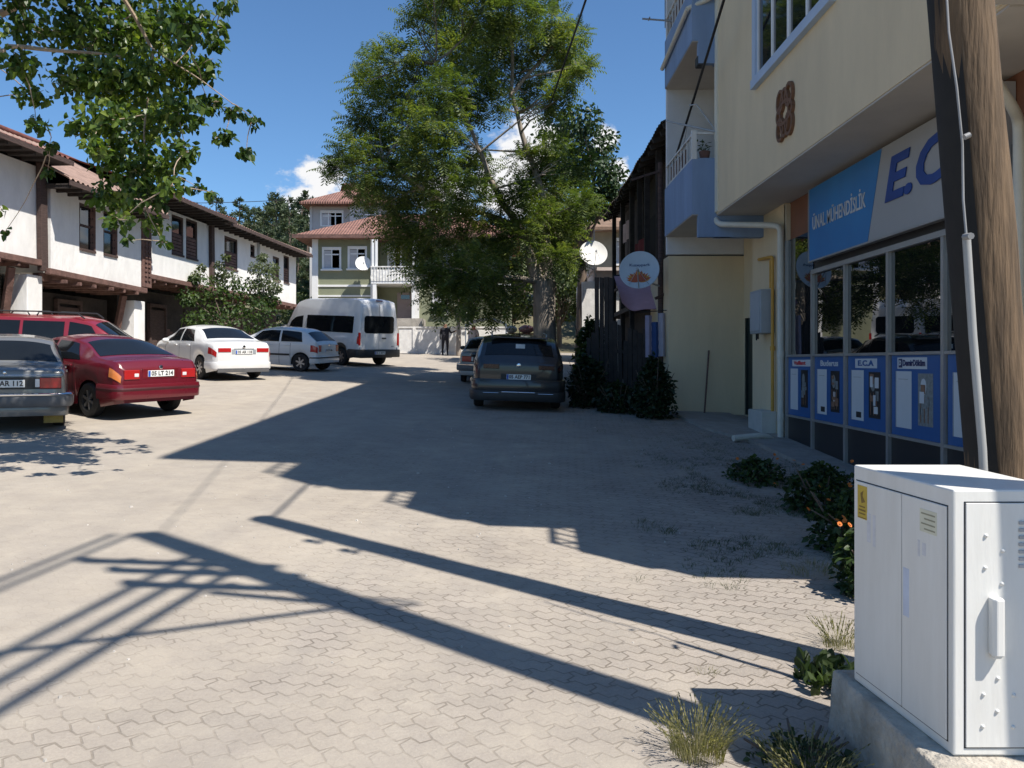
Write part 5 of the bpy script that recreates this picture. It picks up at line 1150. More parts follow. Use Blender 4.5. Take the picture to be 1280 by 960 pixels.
for k, (z, e) in enumerate(zip(zs, es)):
    base.v += [tuple(p) for p in side_pts(z, e)]
    if k:
        for j in range(4*n): a = (k-1)*4*n+j; b = (k-1)*4*n+(j+1) % (4*n); base.f.append((a, b, b+4*n, a+4*n)); base.m.append(0)
q0 = (len(zs)-1)*4*n; base.f.append(tuple(range(q0, q0+4*n))); base.m.append(0)
tag(base.build('concrete_plinth', M('plinth_concrete', (.40,.36,.30), .95, var=.3, scale=6, bump=.7, bscale=30), None, smooth=50, origin=(1.9,3.4,zs[0])), 'chipped concrete plinth under the white utility cabinet', 'plinth')
# ------------------------------------------------------------------ trees, shrubs, weeds
def rnd_dir():
    while True:
        v = Vector((random.uniform(-1,1), random.uniform(-1,1), random.uniform(-1,1)))
        if .05 < v.length < 1: return v.normalized()
def leaf(mb, p, d, n, L, W, droop=.15):      # folded leaf of two quads, base p, direction d
    s = d.cross(n); s = s.normalized()*W if s.length > 1e-4 else d.orthogonal().normalized()*W
    m = p+d*L*.5+n*.0; t = p+d*L-Vector((0,0,L*droop))
    i = len(mb.v); u = n*W*.35
    mb.v += [tuple(p), tuple(p+d*L*.38+s+u), tuple(p+d*L*.75+s*.62+u*.5-Vector((0,0,L*droop*.5))), tuple(t), tuple(p+d*L*.75-s*.62+u*.5-Vector((0,0,L*droop*.5))), tuple(p+d*L*.38-s+u), tuple(p+d*L*.5)]
    mb.f += [(i,i+1,i+6),(i+1,i+2,i+3,i+6),(i,i+6,i+5),(i+6,i+3,i+4,i+5)]; mb.m += [0]*4
def frond(mb, p, d, L, n=7, w=.05):          # pinnate leaf, arching down
    side = d.cross(Vector((0,0,1)))
    side = side.normalized() if side.length > 1e-3 else Vector((1,0,0))
    i = len(mb.v); first = True
    up = side.cross(d).normalized()
    pts = []
    for k in range(n+1):
        t = k/n; pts.append(p+d*L*t-Vector((0,0,1))*L*.28*t*t)
    # midrib: one thin strip joins leaflets into one island
    for k in range(n):
        a, b = pts[k], pts[k+1]; wl = w*2.3*(1.05-.5*abs(k/n-.4)); 
        for sg in (1, -1):
            o = side*sg; dr = Vector((0,0,-wl*.35)); f = (b-a)*.9
            j = len(mb.v)
            mb.v += [tuple(a), tuple(a+o*wl*.5+f*.25-dr*-.3), tuple(a+o*wl+f*.55+dr), tuple(a+o*wl*.5+f*.9+dr*.2)]
            mb.f.append((j, j+1, j+2, j+3)); mb.m.append(0)
def limb(mb, a, b, r0, r1, bend=.12, n=6):
    a, b = Vector(a), Vector(b); L = (b-a).length; o = rnd_dir()*L*bend; o.z = abs(o.z)*.6
    pts = [a.lerp(b, i/n)+o*math.sin(math.pi*i/n)+rnd_dir()*L*.012 for i in range(n+1)]
    mb.tube(pts, [r0+(r1-r0)*i/n for i in range(n+1)], 7 if r0 > .05 else 5); return pts
def rpt(c, r, shell=.35):
    v = rnd_dir()*r*(shell+(1-shell)*random.random()**.6); v.z *= .75; return c+v

# --- the tall street tree
TD = 24.
lm_ail = leafmat('pinnate_leaf', [(.036,.06,.019),(.076,.114,.032),(.135,.178,.05),(.25,.27,.08)], .38)
clumps = [(470,80,26),(500,70,28),(525,105,34),(455,105,20),(480,130,34),(515,150,36),(450,152,22),(560,60,34),(560,25,38),(600,15,40),(640,10,42),(680,25,34),(700,50,28),(720,40,16),(600,60,34),(640,55,34),(680,80,32),(712,78,20),(728,88,14),(590,100,36),(632,100,30),(560,115,34),(545,155,34),(575,140,26),(615,130,26),(500,185,34),(535,195,38),(465,175,24),(440,185,24),(425,205,16),(412,212,9),(455,215,30),(490,225,36),(530,230,36),(570,190,30),(560,235,40),(600,245,34),(520,265,36),(480,262,30),(450,240,18),(600,210,22),(700,120,18),(660,120,20),(690,140,14),
 (620,-40,44),(570,-35,40),(670,-35,40),(520,20,20),(540,-10,26),(620,-90,36),(705,105,14),(735,78,8),
 (610,290,38),(560,285,38),(520,300,32),(545,330,36),(585,335,40),(625,330,38),(645,295,32),(560,370,32),(600,375,34),(622,360,26),(525,345,22),(628,382,18),(500,290,20),
 (660,200,26),(690,190,28),(715,205,24),(675,235,34),(705,245,34),(730,255,22),(690,280,36),(708,285,24),(665,265,30),(690,315,26),(698,322,20),(716,328,13),(650,240,22)]
tr = thing('street_tree', 'tall feathery leaved tree with two pale stems, standing behind the dark sport utility car', 'tree', (1.0,TD,G(1,TD)))
tm = MB(); cm = MB()
base = Vector((.98,TD,G(1,TD)-.1)); fork = Vector((.98,TD,Z(TD,352)))
tm.tube([base, base.lerp(fork,.3)+Vector((.03,0,0)), base.lerp(fork,.7)+Vector((-.02,0,0)), fork], [.46,.36,.33,.34], 14)
stems = [limb(tm, fork+Vector((-.12,0,-.2)), P(TD-.2,650,285), .24, .13, .03), limb(tm, fork+Vector((.14,.1,-.3)), P(TD+.4,682,255), .22, .12, .04), limb(tm, P(TD-.2,650,285), P(TD-1,600,190), .12, .06, .06), limb(tm, P(TD+.4,682,255), P(TD+.5,640,120), .11, .06, .05), limb(tm, P(TD+.5,640,120), P(TD+.6,632,-30), .06, .03, .05), limb(tm, P(TD-.2,650,285), P(TD-.8,560,260), .1, .05, .08), limb(tm, P(TD-1,600,190), P(TD-.8,545,80), .06, .03, .06), limb(tm, fork, P(TD+1,700,300), .14, .08, .05), limb(tm, P(TD+.5,640,120), P(TD+1,690,60), .07, .04, .05), limb(tm, P(TD-.8,560,260), P(TD-.8,480,200), .07, .04, .05),limb(tm, fork, P(TD-1.5,580,350), .1, .05, .05)]
nodes = [p for s in stems for p in s[1:]]
for (px, py, r) in clumps:
    d = TD+random.uniform(-2.6,2.2); c = P(d, px, py); rr = r*d/1000*1.12
    near = min(nodes, key=lambda q: (q-c).length+max(0, q.z-c.z)*.6); limb(tm, near, c, .035, .012, .1, 5)
    for k in range(3): limb(tm, near.lerp(c,.6), rpt(c, rr, .5), .015, .006, .1, 3)
    for k in range(int(18+205*rr*rr)):
        p = rpt(c, rr, .2); out = (p-c); out = out.normalized() if out.length > 1e-3 else rnd_dir()
        dd = (out*.8+rnd_dir()*.7+Vector((0,0,.25))).normalized()
        frond(cm, p-dd*.12, dd, random.uniform(.34,.62), 7, random.uniform(.055,.08))
tm.build('trunk', bark, tr, smooth=60); cm.build('crown', lm_ail, tr)

def broad_tree(name, label, base, clumps, d0, spread, mat, Lr, n_per, tr_r, group=None, cat='tree', barkm=bark_dark, dens=1.):
    t = thing(name, label, cat, tuple(base), group=group); tm = MB(); cm = MB(); base = Vector(base)
    cs = []
    for (px, py, r) in clumps:
        d = d0+random.uniform(-spread, spread); cs.append((P(d, px, py), r*d/1000))
    top = sum((c for c, r in cs), Vector())/len(cs)
    f = base.lerp(top, .45); tm.tube([base-Vector((0,0,.2)), base.lerp(f,.5)+rnd_dir()*.1, f, base.lerp(top,.9)], [tr_r*1.25, tr_r, tr_r*.8, tr_r*.3], 9)
    for c, r in cs:
        limb(tm, f.lerp(top, random.random()*.6), c, tr_r*.3, .01, .1, 5)
        for k in range(int(n_per*dens)):
            p = rpt(c, r*1.15, .3); out = (p-c).normalized(); dd = (out*.6+rnd_dir()*.8+Vector((0,0,-.25))).normalized()
            leaf(cm, p, dd, (out+rnd_dir()*.7+Vector((0,0,.5))).normalized(), random.uniform(*Lr), random.uniform(*Lr)*.34)
    tm.build('trunk', barkm, t, smooth=60); cm.build('crown', mat, t); return t
lm_dark = leafmat('glossy_leaf', [(.014,.03,.013),(.026,.052,.02),(.045,.08,.03),(.08,.12,.05)], .25)
broad_tree('round_tree', 'dense dark green tree with a rounded crown, right of the tall street tree', (2.9,33.5,G(2.9,33.5)), [(700,165,30),(725,150,26),(745,180,26),(755,215,24),(735,215,34),(750,250,26),(720,185,34),(735,262,20),(765,240,12),(715,250,34),(705,215,30),(700,290,24)], 33.5, 1.3, lm_dark, (.16,.26), 430, .25)
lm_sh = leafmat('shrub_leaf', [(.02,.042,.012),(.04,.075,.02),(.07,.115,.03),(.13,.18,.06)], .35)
broad_tree('leafy_shrub', 'bushy green shrub climbing before the white plaster of the farthest timber house', (X(29.5,285),29.5,G(X(29.5,285),29.5)), [(235,372,13),(255,385,22),(280,380,22),(305,385,22),(325,385,18),(265,360,16),(290,362,14),(315,362,16),(270,405,20),(300,408,22),(325,410,18),(338,375,10),(245,400,14),(240,350,7)], 29.5, .9, lm_sh, (.10,.17), 170, .1, cat='shrub')
lm_gs = leafmat('greygreen_leaf', [(.05,.07,.035),(.085,.11,.055),(.13,.155,.085),(.2,.22,.13)], .3)
broad_tree('sparse_sapling', 'thin grey green sapling rising over the shrub, against the white wall left of the minibus', (X(30.2,325),30.2,G(X(30.2,325),30.2)), [(322,335,10),(335,345,13),(318,355,12),(330,365,14),(343,360,8),(328,322,6),(340,335,8),(322,375,10)], 30.2, .6, lm_gs, (.09,.15), 130, .05, cat='tree')
broad_tree('sparse_sapling', 'thin sapling with scattered leaves against the white wall, above the middle of the shrub', (X(30.2,285),30.2,G(X(30.2,285),30.2)), [(275,332,6),(285,340,8),(277,345,7),(293,350,8),(268,350,7),(282,322,4),(246,345,7),(236,340,5),(252,335,4)], 30.2, .6, lm_gs, (.09,.15), 75, .045, cat='tree')
# tree by the thin trunk before the garden wall
broad_tree('garden_tree', 'small garden tree on a thin trunk before the olive green house', (X(42.2,573),42.2,G(-2.8,42)), [(560,365,14),(575,355,16),(590,365,16),(570,340,14),(555,350,10),(600,350,14),(548,385,7),(585,385,12)], 42.2, 1.2, lm_sh, (.2,.32), 150, .13, barkm=bark)
# the tree that hangs into the top left corner
lm_mul = leafmat('mulberry_leaf', [(.018,.038,.010),(.04,.078,.016),(.08,.13,.026),(.18,.23,.045)], .40, rough=.38)
mt = thing('overhanging_tree', 'broad leaved tree hanging its branches into the top left corner, its trunk outside the photo', 'tree', (-8.6,7.2,G(-8.6,7.2)))
tm = MB(); cm = MB(); b0 = Vector((-8.6,7.2,G(-8.6,7.2)-.2)); f0 = Vector((-8.4,7.3,4.2))
tm.tube([b0, b0.lerp(f0,.5)+Vector((.1,0,0)), f0], [.32,.24,.22], 14)
mulc = [(30,30,28),(25,80,24),(40,118,20),(46,155,15),(62,182,10),(90,40,40),(140,40,46),(190,30,46),(235,30,36),(280,8,12),(105,100,40),(150,100,46),(200,90,44),(245,85,30),(268,52,14),(278,34,9),(135,150,38),(182,150,42),(222,140,34),(262,130,18),(292,140,13),(316,148,7),(280,170,14),(308,190,8),(98,158,18),(152,200,36),(195,205,36),(232,190,20),(142,245,28),(182,240,28),(215,232,16),(248,235,10),(262,240,5),(150,275,16),(195,280,16),(205,303,6),(158,300,5),(2,262,6),(8,290,6),(100,-40,60),(200,-50,60),(20,-30,50),(120,-130,70),(0,-120,70),(230,-120,50),(60,215,9),(120,185,20)]
mulc += [(-60,40,60),(-90,140,50),(-120,-60,90)]
main = [limb(tm, f0, P(8.6,10,60), .13, .035, .05), limb(tm, f0, P(8.8,130,-60), .12, .035, .05), limb(tm, P(8.6,10,60), P(8.8,150,70), .028, .012, .05), limb(tm, P(8.8,130,-60), P(9.2,190,60), .03, .018, .05), limb(tm, P(9.2,190,60), P(9.,180,220), .016, .008, .05), limb(tm, P(9.2,190,60), P(9.3,290,130), .012, .005, .08), limb(tm, P(8.6,0,18), P(8.7,36,3), .045, .03, .03), limb(tm, f0, P(8.4,-20,240), .04, .012, .05)]
nodes = [p for s in main for p in s[1:]]
for (px, py, r) in mulc:
    d = 8.9+random.uniform(-1.0,1.2); c = P(d, px, py); rr = r*d/1000*1.05
    near = min(nodes, key=lambda q: (q-c).length); tw = limb(tm, near, c, .008, .003, .1, 5)
    nodes.append(c)
    for k in range(max(9, int(rr*rr*2700))):
        p = rpt(c, rr, .15); dd = (rnd_dir()*.75+Vector((.1,-.1,-.55))).normalized()
        s_ = random.uniform(.06,.105); leaf(cm, p, dd, (rnd_dir()*.9+Vector((0,-.1,.55))).normalized(), s_, s_*.40, .12)
    for k in range(4): limb(tm, c, rpt(c, rr, .6), .005, .003, .15, 3)
for pts in (((300,138),(310,142),(322,150)),((300,188),(310,191)),((285,5),(290,2)),((318,155),(309,193),(262,242))):
    for (px, py) in pts:
        c = P(9.2, px, py)
        for k in range(5): s_ = random.uniform(.07,.11); leaf(cm, c+rnd_dir()*.05, (rnd_dir()*.6+Vector((.3,0,-.7))).normalized(), (rnd_dir()+Vector((0,-.3,.5))).normalized(), s_, s_*.4, .12)
tm.build('trunk', M('pale_bark', (.34,.26,.19), .9, var=.3, scale=9, bump=.5), mt, smooth=60); cm.build('crown', lm_mul, mt)

# --- pines and bushes on the hill, built once and copied
lm_pine = leafmat('pine_needle', [(.035,.055,.03),(.06,.085,.045),(.09,.115,.06),(.13,.155,.09)], .15, rough=.7)
def make_pine(k):
    t = thing('pine_tree', 'dark green pine on the hill behind the houses', 'tree', (0,0,0), group='pines on the wooded hill'); tm = MB(); cm = MB(); H = 9.5
    tm.tube([(0,0,-.5),(.1,0,H*.5),(0,.1,H*.95)], [.24,.16,.03], 7)
    for i in range(46):
        h = H*(.22+.76*random.random()); a = random.random()*6.28; L = (1-(h/H)**1.6)*2.9*random.uniform(.55,1.1)+.35
        e = Vector((math.cos(a)*L, math.sin(a)*L, h+.12*L)); b = Vector((0,0,h-.2)); tm.tube([b, e], [.05,.015], 4)
        for j in range(int(26+L*26)):
            q = b.lerp(e, .3+.7*random.random()**.7)+rnd_dir()*(.28+.14*L)*random.random(); d = (rnd_dir()+Vector((math.cos(a),math.sin(a),.5))).normalized(); s = d.orthogonal().normalized(); s.rotate(Matrix.Rotation(random.random()*6.28,3,d)); l = random.uniform(.26,.5)
            cm.quad(q, q+d*l*.5+s*.085, q+d*l, q+d*l*.5-s*.085)
    tm.build('trunk', bark_dark, t, smooth=60, world=False); cm.build('crown', lm_pine, t, world=False); return t
def copy_tree(o, loc, rz, s):
    r = o.copy(); C.objects.link(r); r.matrix_world = Matrix.Translation(loc) @ Matrix.Rotation(rz,4,'Z') @ Matrix.Diagonal((s,s,s,1))
    for ch in o.children:
        c = ch.copy(); C.objects.link(c); c.parent = r
        for g in ch.children: d = g.copy(); C.objects.link(d); d.parent = c
    return r
protos = [make_pine(k) for k in range(3)]
spots = [(345,88,1.25),(362,84,1.15),(378,92,1.25),(330,96,1.1),(318,100,1.05),(300,104,1.1),(285,98,1.0),(270,108,1.15),(258,100,1.0),(245,112,1.1),(352,72,.85),(372,66,.8),(385,74,.95),(335,80,.9),(395,80,1.),(408,95,1.2),(430,98,1.),(460,105,1.),(500,110,1.),(540,112,1.),(310,84,.8),(292,86,.75),(360,100,1.2),(385,108,1.3),(345,110,1.2),(230,118,1.),(200,120,1.),(160,125,1.),(120,125,1.),(390,62,.7),(355,62,.6),(580,115,1.),(620,118,1.),(660,116,1.)]
used = set()
for i, (px, d, s) in enumerate(spots):
    x = X(d, px); loc = (x, d, G(x, d)-.3); o = protos[i % 3]
    if i < 3: used.add(i); o.matrix_world = Matrix.Translation(loc) @ Matrix.Rotation(i*1.3,4,'Z') @ Matrix.Diagonal((s*.82,s*.82,s*.82,1)); continue
    copy_tree(o, loc, random.random()*6.28, s*.82*random.uniform(.93,1.07))
lm_olive = leafmat('hill_leaf', [(.03,.05,.02),(.055,.08,.03),(.085,.115,.045),(.13,.16,.07)], .3)
def make_bush():
    t = thing('hill_tree', 'leafy tree growing on the slope behind the low houses on the right', 'tree', (0,0,0), group='leafy trees on the slope'); tm = MB(); cm = MB()
    tm.tube([(0,0,-.4),(.1,0,2),(0,0,4.2)], [.2,.15,.04], 7)
    for i in range(15):
        c = Vector((random.uniform(-1.7,1.7), random.uniform(-1.7,1.7), random.uniform(2.2,5.6))); tm.tube([(0,0,1.5+random.random()), tuple(c)], [.06,.015], 4); r = random.uniform(.8,1.25)
        for j in range(150):
            p = rpt(c, r, .3); leaf(cm, p, rnd_dir(), rnd_dir(), random.uniform(.2,.34), .09)
    tm.build('trunk', bark_dark, t, smooth=60, world=False); cm.build('crown', lm_olive, t, world=False); return t
hb = make_bush(); first = True
for (px, d, s) in ((795,62,1.55),(770,66,1.5),(745,70,1.5),(815,72,1.5),(720,75,1.4),(780,80,1.6),(835,66,1.5),(870,70,1.6),(690,80,1.4),(655,72,1.3),(620,76,1.3),(380,58,.7),(366,55,.6),(385,52,.55),(590,66,1.2),(640,60,1.),(755,56,1.1),(700,58,1.1)):
    x = X(d, px); loc = (x, d, G(x, d)-.3)
    if first: hb.matrix_world = Matrix.Translation(loc) @ Matrix.Diagonal((s,s,s,1)); first = False
    else: copy_tree(hb, loc, random.random()*6.28, s)

# --- dark bushes in the shade on the right
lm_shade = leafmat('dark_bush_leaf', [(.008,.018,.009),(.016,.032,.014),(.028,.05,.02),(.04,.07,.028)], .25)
def bush(name, label, c, rx, ry, h, n, mat, Lr=(.07,.13), cat='bush', group=None, sway=.5):
    g = G(c[0], c[1]); t = thing(name, label, cat, (c[0], c[1], g), group=group); sm = MB(); cm = MB()
    for k in range(9):
        a = random.random()*6.28; sm.tube([(c[0],c[1],g-.05),(c[0]+rx*.5*math.cos(a),c[1]+ry*.5*math.sin(a),g+h*.5),(c[0]+rx*.8*math.cos(a),c[1]+ry*.8*math.sin(a),g+h*random.uniform(.6,.95))],[.02,.012,.005],5)
    for k in range(n):
        a = random.random()*6.28; q = random.random()**.45; z = random.random()
        e = math.sin(math.pi*min(1, .28+z*.72))**.6*(.8+.35*noise.noise(Vector((math.cos(a)*2+c[0],math.sin(a)*2+c[1],z*3))))
        p = Vector((c[0]+rx*q*e*math.cos(a), c[1]+ry*q*e*math.sin(a), g+h*z*(.9+.2*noise.noise(Vector((a,z,1))))))
        d = (Vector((math.cos(a),math.sin(a),.35))*.6+rnd_dir()*.8).normalized(); l = random.uniform(*Lr); leaf(cm, p, d, (rnd_dir()*.6+Vector((0,0,.8))).normalized(), l, l*.36)
    sm.build('stem', bark_dark, t, smooth=60); cm.build('foliage', mat, t); return t
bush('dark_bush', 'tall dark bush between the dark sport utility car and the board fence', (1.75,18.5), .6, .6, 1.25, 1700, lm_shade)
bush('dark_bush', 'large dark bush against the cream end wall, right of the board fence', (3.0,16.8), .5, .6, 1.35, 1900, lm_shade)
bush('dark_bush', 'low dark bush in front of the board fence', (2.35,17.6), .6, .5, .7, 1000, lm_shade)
bush('yard_bush', 'sunlit yellow green bush glimpsed behind the board fence', (2.5,25.), .7, .7, 2.2, 1500, lm_sh, (.12,.2))
# --- marigold bushes at the edge of the pavement
lm_mar = leafmat('marigold_leaf', [(.016,.032,.012),(.03,.055,.018),(.05,.085,.026),(.08,.12,.04)], .35)
orange = M('marigold_orange', (.55,.15,.015), .6, var=.25, scale=40)
def flower_bush(label, c, rx, ry, h, n, nf, zmin=.5):
    t = bush('flower_bush', label, c, rx, ry, h, n, lm_mar, (.045,.085), 'flower bush', group='marigold bushes along the shop pavement')
    fm = MB(); g = G(c[0], c[1])
    for k in range(nf):
        a = random.random()*6.28; q = .55+.5*random.random(); p = Vector((c[0]+rx*q*math.cos(a), c[1]+ry*q*math.sin(a), g+h*random.uniform(zmin,1.08)))
        n_ = (Vector((0,-.5,.8))+rnd_dir()*.5).normalized(); s = n_.orthogonal().normalized(); u = n_.cross(s)
        for j in range(9):
            b = 6.28*j/9; d = s*math.cos(b)+u*math.sin(b); w_ = n_.cross(d)*.008
            fm.quad(p-w_*.5, p+d*.014-w_*1.4+n_*.004, p+d*.021+n_*.001, p+d*.014+w_*1.4+n_*.004)
        fm.lathe([(.001,.010),(.007,.008),(.009,.003)], lambda x, y, w_, p=p, s=s, u=u, n_=n_: p+s*x+u*y+n_*w_, 7)
    if nf: fm.build('blossom', orange, t)
flower_bush('marigold bush with the brightest orange flowers, touching the far edge of the white cabinet', (2.62,5.85), .30, .34, .60, 1000, 18, .6)
flower_bush('large dark marigold bush in the middle of the row by the shop pavement', (3.05,7.0), .52, .50, .58, 1500, 12)
flower_bush('marigold bush in the row nearest the downpipe', (3.3,8.5), .50, .55, .56, 1450, 9)
flower_bush('low trailing marigold bush at the far end of the row', (3.1,10.2), .45, .6, .30, 800, 3)

# --- weeds and grass
lm_grass = leafmat('dry_grass', [(.08,.085,.04),(.17,.165,.075),(.28,.25,.13),(.42,.37,.24)], .35, rough=.6)
lm_weed = leafmat('weed_green', [(.018,.034,.012),(.035,.06,.02),(.06,.09,.03),(.10,.13,.05)], .35)
def tuft(mb, x, y, n, h, lean, rad, ears=False):
    g = G(x, y)+.005
    for k in range(n):
        a = random.random()*6.28; r = rad*random.random()**.6; p = Vector((x+r*math.cos(a), y+r*math.sin(a), g)); H = h*random.uniform(.45,1.1)
        d = Vector((math.cos(a),math.sin(a),0))*lean*random.uniform(.2,1.2)+rnd_dir()*.12; d.z = 0; s = Vector((-math.sin(a+1),math.cos(a+1),0))*random.uniform(.0012,.0024)
        pts = [p+Vector((0,0,H*t))*(1-.12*t*t)+d*H*t*t for t in (0,.4,.75,1.)]
        i = len(mb.v)
        for j, q in enumerate(pts): w_ = s*(1-.8*(j/3)); mb.v += [tuple(q-w_), tuple(q+w_)]
        for j in range(3): mb.f.append((i+2*j,i+2*j+1,i+2*j+3,i+2*j+2)); mb.m.append(0)
        if ears and random.random() < .45:
            e = pts[-1]; dd = (pts[-1]-pts[-2]).normalized()
            for j in range(7):
                b = e+dd*.012*j; o = rnd_dir()*.006; mb.quad(b, b+o+dd*.006, b+dd*.02, b-o*.4+dd*.006)
def px_ground(px, py):
    v = (py-452)/1000; k = (px-640)/1000; d = E/(v+.05-.035*k); return k*d, d
def tuft_thing(label, px, py, n, h, lean, rad, mat=lm_grass, ears=True):
    x, y = px_ground(px, py); m = MB(); tuft(m, x, y, n, h, lean, rad, ears); return tag(m.build('grass_tuft', mat, None, origin=(x, y, G(x, y))), label, 'grass tuft', 'grass tufts at the cabinet and the road edge')
tuft_thing('large dry grass tuft with seed heads at the bottom of the photo, nearest the photographer', 872, 948, 460, .17, .42, .12)
tuft_thing('dry grass tuft at the bottom edge, just left of the concrete plinth', 1010, 985, 260, .14, .6, .12)
tuft_thing('small dry tuft poking out of the paving between the two pole shadows', 882, 845, 70, .05, .7, .07, ears=False)
tuft_thing('dry grass patch at the foot of the brightest marigold bush', 1012, 716, 260, .09, .7, .22, ears=False)
tuft_thing('tall dry grass standing beside the far corner of the plinth', 1048, 812, 170, .13, .4, .09)
m = MB()
for k in range(5): x, y = px_ground(1035+random.uniform(-30,22), 860+random.uniform(-12,12)); tuft(m, x, y, 40, .14, .5, .06)
x, y = px_ground(1040, 862)
wd = thing('leafy_weed', 'clump of broad dark weeds growing against the far corner of the plinth', 'weed', (x, y, G(x, y)))
cm = MB()
for k in range(150):
    a = random.random()*6.28; r = .20*random.random()**.6; p = Vector((x+r*math.cos(a)*.8-.02, y+r*math.sin(a), G(x,y)+random.random()*.10)); l = random.uniform(.05,.11); leaf(cm, p, (rnd_dir()*.5+Vector((0,0,.8))).normalized(), rnd_dir(), l, l*.32)
cm.build('foliage', lm_weed, wd); m.build('blades', lm_weed, wd)
bush('leafy_weed', 'sprawling dark weed in the shadow at the left foot of the plinth', (1.28,3.55), .30, .34, .10, 300, lm_weed, (.025,.05), 'weed')
bush('leafy_weed', 'low weed on the ground just left of the plinth, nearest the bottom edge', (1.32,3.08), .26, .22, .06, 170, lm_weed, (.02,.04), 'weed')
wm = MB()
for k in range(3000):                        # weeds in the joints of the shaded verge
    px = random.gauss(930, 85); py = random.gauss(615, 48)
    if not (790 < px < 1062 and 548 < py < 740): continue
    x, y = px_ground(px, py)
    if noise.noise(Vector((x*1.6, y*1.1, 4))) < -.06+.35*max(0, (3.0-x)/2.5): continue
    tuft(wm, x, y, random.randint(5,14), .055, .9, .05)
for k in range(260):
    x = random.uniform(-4,2.3); y = random.uniform(3,9)
    if noise.noise(Vector((x*.9, y*.9, 9))) > .22 and x > .3: tuft(wm, x, y, 5, .02, 1.2, .03)
for k in range(240):
    x = random.uniform(1.2,4.6); y = random.uniform(12.5,17.6); 
    if noise.noise(Vector((x*1.3, y*1.3, 2))) > .05: tuft(wm, x, y, 8, .07, .8, .06)
o = wm.build('verge_weeds', lm_weed); kind(o, 'stuff')
# loose stones and litter on the road
st = MB()
for k in range(420):
    x = random.uniform(-7,3); y = random.uniform(2.9,15); r = random.uniform(.004,.013)*(1 if random.random() > .06 else 2); g = G(x, y)+.018; q = random.random()*6.28
    i = len(st.v); pts = [(math.cos(q+j*1.257)*r*random.uniform(.7,1.2), math.sin(q+j*1.257)*r*random.uniform(.7,1.2)) for j in range(5)]
    st.v += [(x+a, y+b, g-.006) for a, b in pts]+[(x+a*.6, y+b*.6, g+r*.45) for a, b in pts]
    for j in range(5): st.f.append((i+j,i+(j+1)%5,i+5+(j+1)%5,i+5+j)); st.m.append(0)
    st.f.append(tuple(range(i+5,i+10))); st.m.append(0)
kind(st.build('loose_stones', M('stone_chips', (.42,.39,.35), .9, var=.4, scale=3)), 'stuff')

# ------------------------------------------------------------------ people and the stall under the tree
skin = M('skin', (.36,.20,.13), .6, var=.05)
def person(label, loc, rz, joints, edges, parts, H=1.0):
    t = thing('person', label, 'person', loc, rz)
    me = bpy.data.meshes.new('body'); me.from_pydata([j[:3] for j in joints], edges, []); o = bpy.data.objects.new('tmp', me); C.objects.link(o)
    sk = o.modifiers.new('skin', 'SKIN'); sb = o.modifiers.new('sub', 'SUBSURF'); sb.levels = 2; sb.render_levels = 2
    for i, j in enumerate(joints): me.skin_vertices[0].data[i].radius = (j[3]*1.3, j[3]*1.1)
    me.skin_vertices[0].data[0].use_root = True
    dg = bpy.context.evaluated_depsgraph_get(); nm = bpy.data.meshes.new_from_object(o.evaluated_get(dg)); bpy.data.objects.remove(o)
    nm.name = 'body'; nm.materials.clear(); mats = [skin]+[p[0] for p in parts]
    for m_ in mats: nm.materials.append(m_)
    for p in nm.polygons:
        c = p.center; k = 0
        for i, (mm, test) in enumerate(parts):
            if test(c): k = i+1
        p.material_index = k; p.use_smooth = True
    b = bpy.data.objects.new('body', nm); C.objects.link(b); b.parent = t; return t
JN = [(0,0,.95,.15),(0,.0,1.2,.15),(0,.01,1.42,.12),(0,0,1.52,.055),(0,-.02,1.60,.085),(0,-.02,1.70,.09),   # pelvis..head
      (.11,0,.9,.1),(.12,-.03,.5,.065),(.12,.02,.09,.045),(.12,-.12,.03,.04),(-.11,0,.9,.1),(-.13,0,.5,.065),(-.14,.05,.09,.045),(-.14,-.09,.03,.04),
      (.2,0,1.4,.065),(.30,-.05,1.2,.045),(.52,-.12,1.3,.035),(.6,-.14,1.32,.03),(-.2,0,1.4,.065),(-.26,.03,1.14,.045),(-.25,-.08,.92,.035),(-.24,-.12,.85,.03)]
ED = [(0,1),(1,2),(2,3),(3,4),(4,5),(0,6),(6,7),(7,8),(8,9),(0,10),(10,11),(11,12),(12,13),(2,14),(14,15),(15,16),(16,17),(2,18),(18,19),(19,20),(20,21)]
dk = M('dark_clothes', (.02,.02,.026), .9, var=.2); hair = M('dark_hair', (.015,.012,.01), .8)
px_, py_ = X(42.6,556.5), 42.6
t = person('person in dark clothes by the whitewashed wall with one arm out to a trunk', (px_, py_, G(px_, py_)), R(10), JN, ED, [(dk, lambda c: c.z < 1.49 and c.x < .5), (hair, lambda c: c.z > 1.66 or (c.z > 1.55 and c.y > .03))])
st_ = M('striped_cloth', (.5,.45,.44), .9, var=.25, scale=30); rd = M('red_scarf', (.40,.05,.05), .9, var=.2)
px_, py_ = X(38.5,592), 38.5
JN2 = [list(j) for j in JN]; JN2[16][:3] = (.30,-.28,1.12); JN2[17][:3] = (.24,-.34,1.14); JN2[15][:3] = (.31,-.06,1.12)
person('person with red head covering and pale top standing under the blue grey canopy', (px_, py_, G(px_, py_)), R(-30), JN2, ED, [(dk, lambda c: c.z < 1.0), (st_, lambda c: 1.0 <= c.z < 1.46 and abs(c.x) < .3), (rd, lambda c: c.z > 1.5 and not (c.y < -.06 and c.z < 1.68))])
sl_ = thing('street_stall', 'market stall with a blue grey canvas canopy on poles under the tall street tree', 'stall', (X(38,612),38.2,G(-1,38.2)))
x0, x1 = X(38,582), X(38,634); yy0, yy1 = 37.0, 39.6; g = G(-1,38.2)
m = MB(); zc = Z(37.5,403)
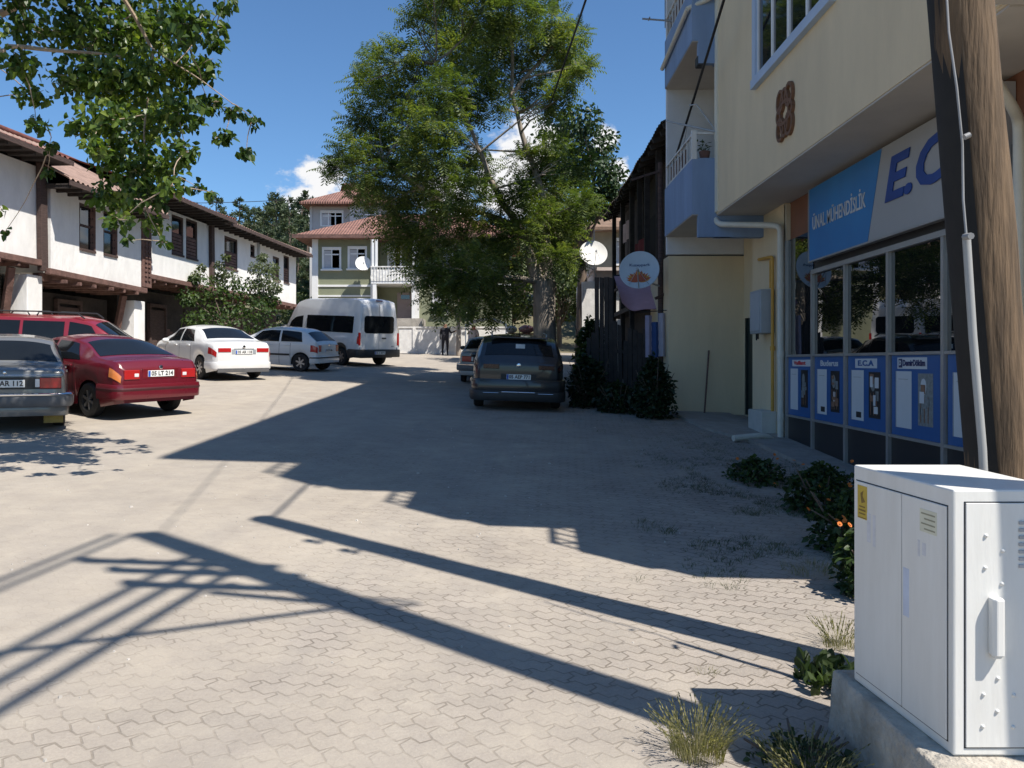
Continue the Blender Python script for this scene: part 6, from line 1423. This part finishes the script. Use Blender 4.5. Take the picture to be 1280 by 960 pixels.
cn = lambda u, v: (u, v, zc-.12+.32*max(0.,math.sin(math.pi*(u-x0)/(x1-x0)))**.7+.05*math.sin(v*3)-.0)
m.grid(cn, [x0+(x1-x0)*i/16 for i in range(17)], [yy0+(yy1-yy0)*i/6 for i in range(7)]); m.build('canopy', M('bluegrey_canvas', (.20,.25,.33), .8, var=.12), sl_, smooth=180)
m = MB()
for x in (x0+.05, x1-.05):
    for y in (yy0+.05, yy1-.05): m.tube([(x,y,g-.2),(x,y,zc-.1)],.025,6)
m.build('pole', steel, sl_)
m = MB(); m.box(x0+.7,x1-.1,37.4,38.4,g+.72,g+.76)
for x in (x0+.75,x1-.16):
    for y in (37.45,38.33): m.box(x,x+.05,y,y+.05,g-.2,g+.72)
m.build('table', red_wood, sl_)
def bundle(label, c, rx, rz_, mat):
    m = MB(); 
    m.grid(lambda u, v: (c[0]+rx*math.cos(u)*math.cos(v)*(1+.15*noise.noise(Vector((u*2,v*2,c[0])))), c[1]+rx*.8*math.sin(u)*math.cos(v), c[2]+rz_*math.sin(v)*(1+.2*noise.noise(Vector((u*3,v*2,1))))), [2*math.pi*i/18 for i in range(19)], [-1.2+2.75*i/9 for i in range(10)])
    return tag(m.build('cloth_bundle', mat, None, smooth=180, origin=c), label, 'bundle')
cc = P(27.5,650,412)
tbl = thing('side_table', 'small wooden table beside the tree trunk, behind the dark sport utility car', 'table', (cc.x+.1, cc.y, G(cc.x,cc.y)))
m = MB(); m.box(cc.x-.5,cc.x+.65,cc.y-.3,cc.y+.35,cc.z-.17,cc.z-.13); m.build('tabletop', red_wood, tbl)
for ax in (-.46,.58):
    for ay in (-.27,.3): m = MB(); m.box(cc.x+ax,cc.x+ax+.04,cc.y+ay,cc.y+ay+.04,G(cc.x,cc.y)-.1,cc.z-.17); m.build('leg', red_wood, tbl)
bundle('white cloth bundle on the small table, left of the red one', (cc.x-.3,cc.y,cc.z), .2, .13, M('bundle_white', (.7,.68,.66), .9, var=.15, scale=9))
bundle('red and white patterned cloth bundle on the small table beside the tree trunk', (cc.x+.22,cc.y,cc.z+.01), .28, .14, M('bundle_red', (.42,.05,.08), .9, scale=14, col2=(.6,.55,.55)))
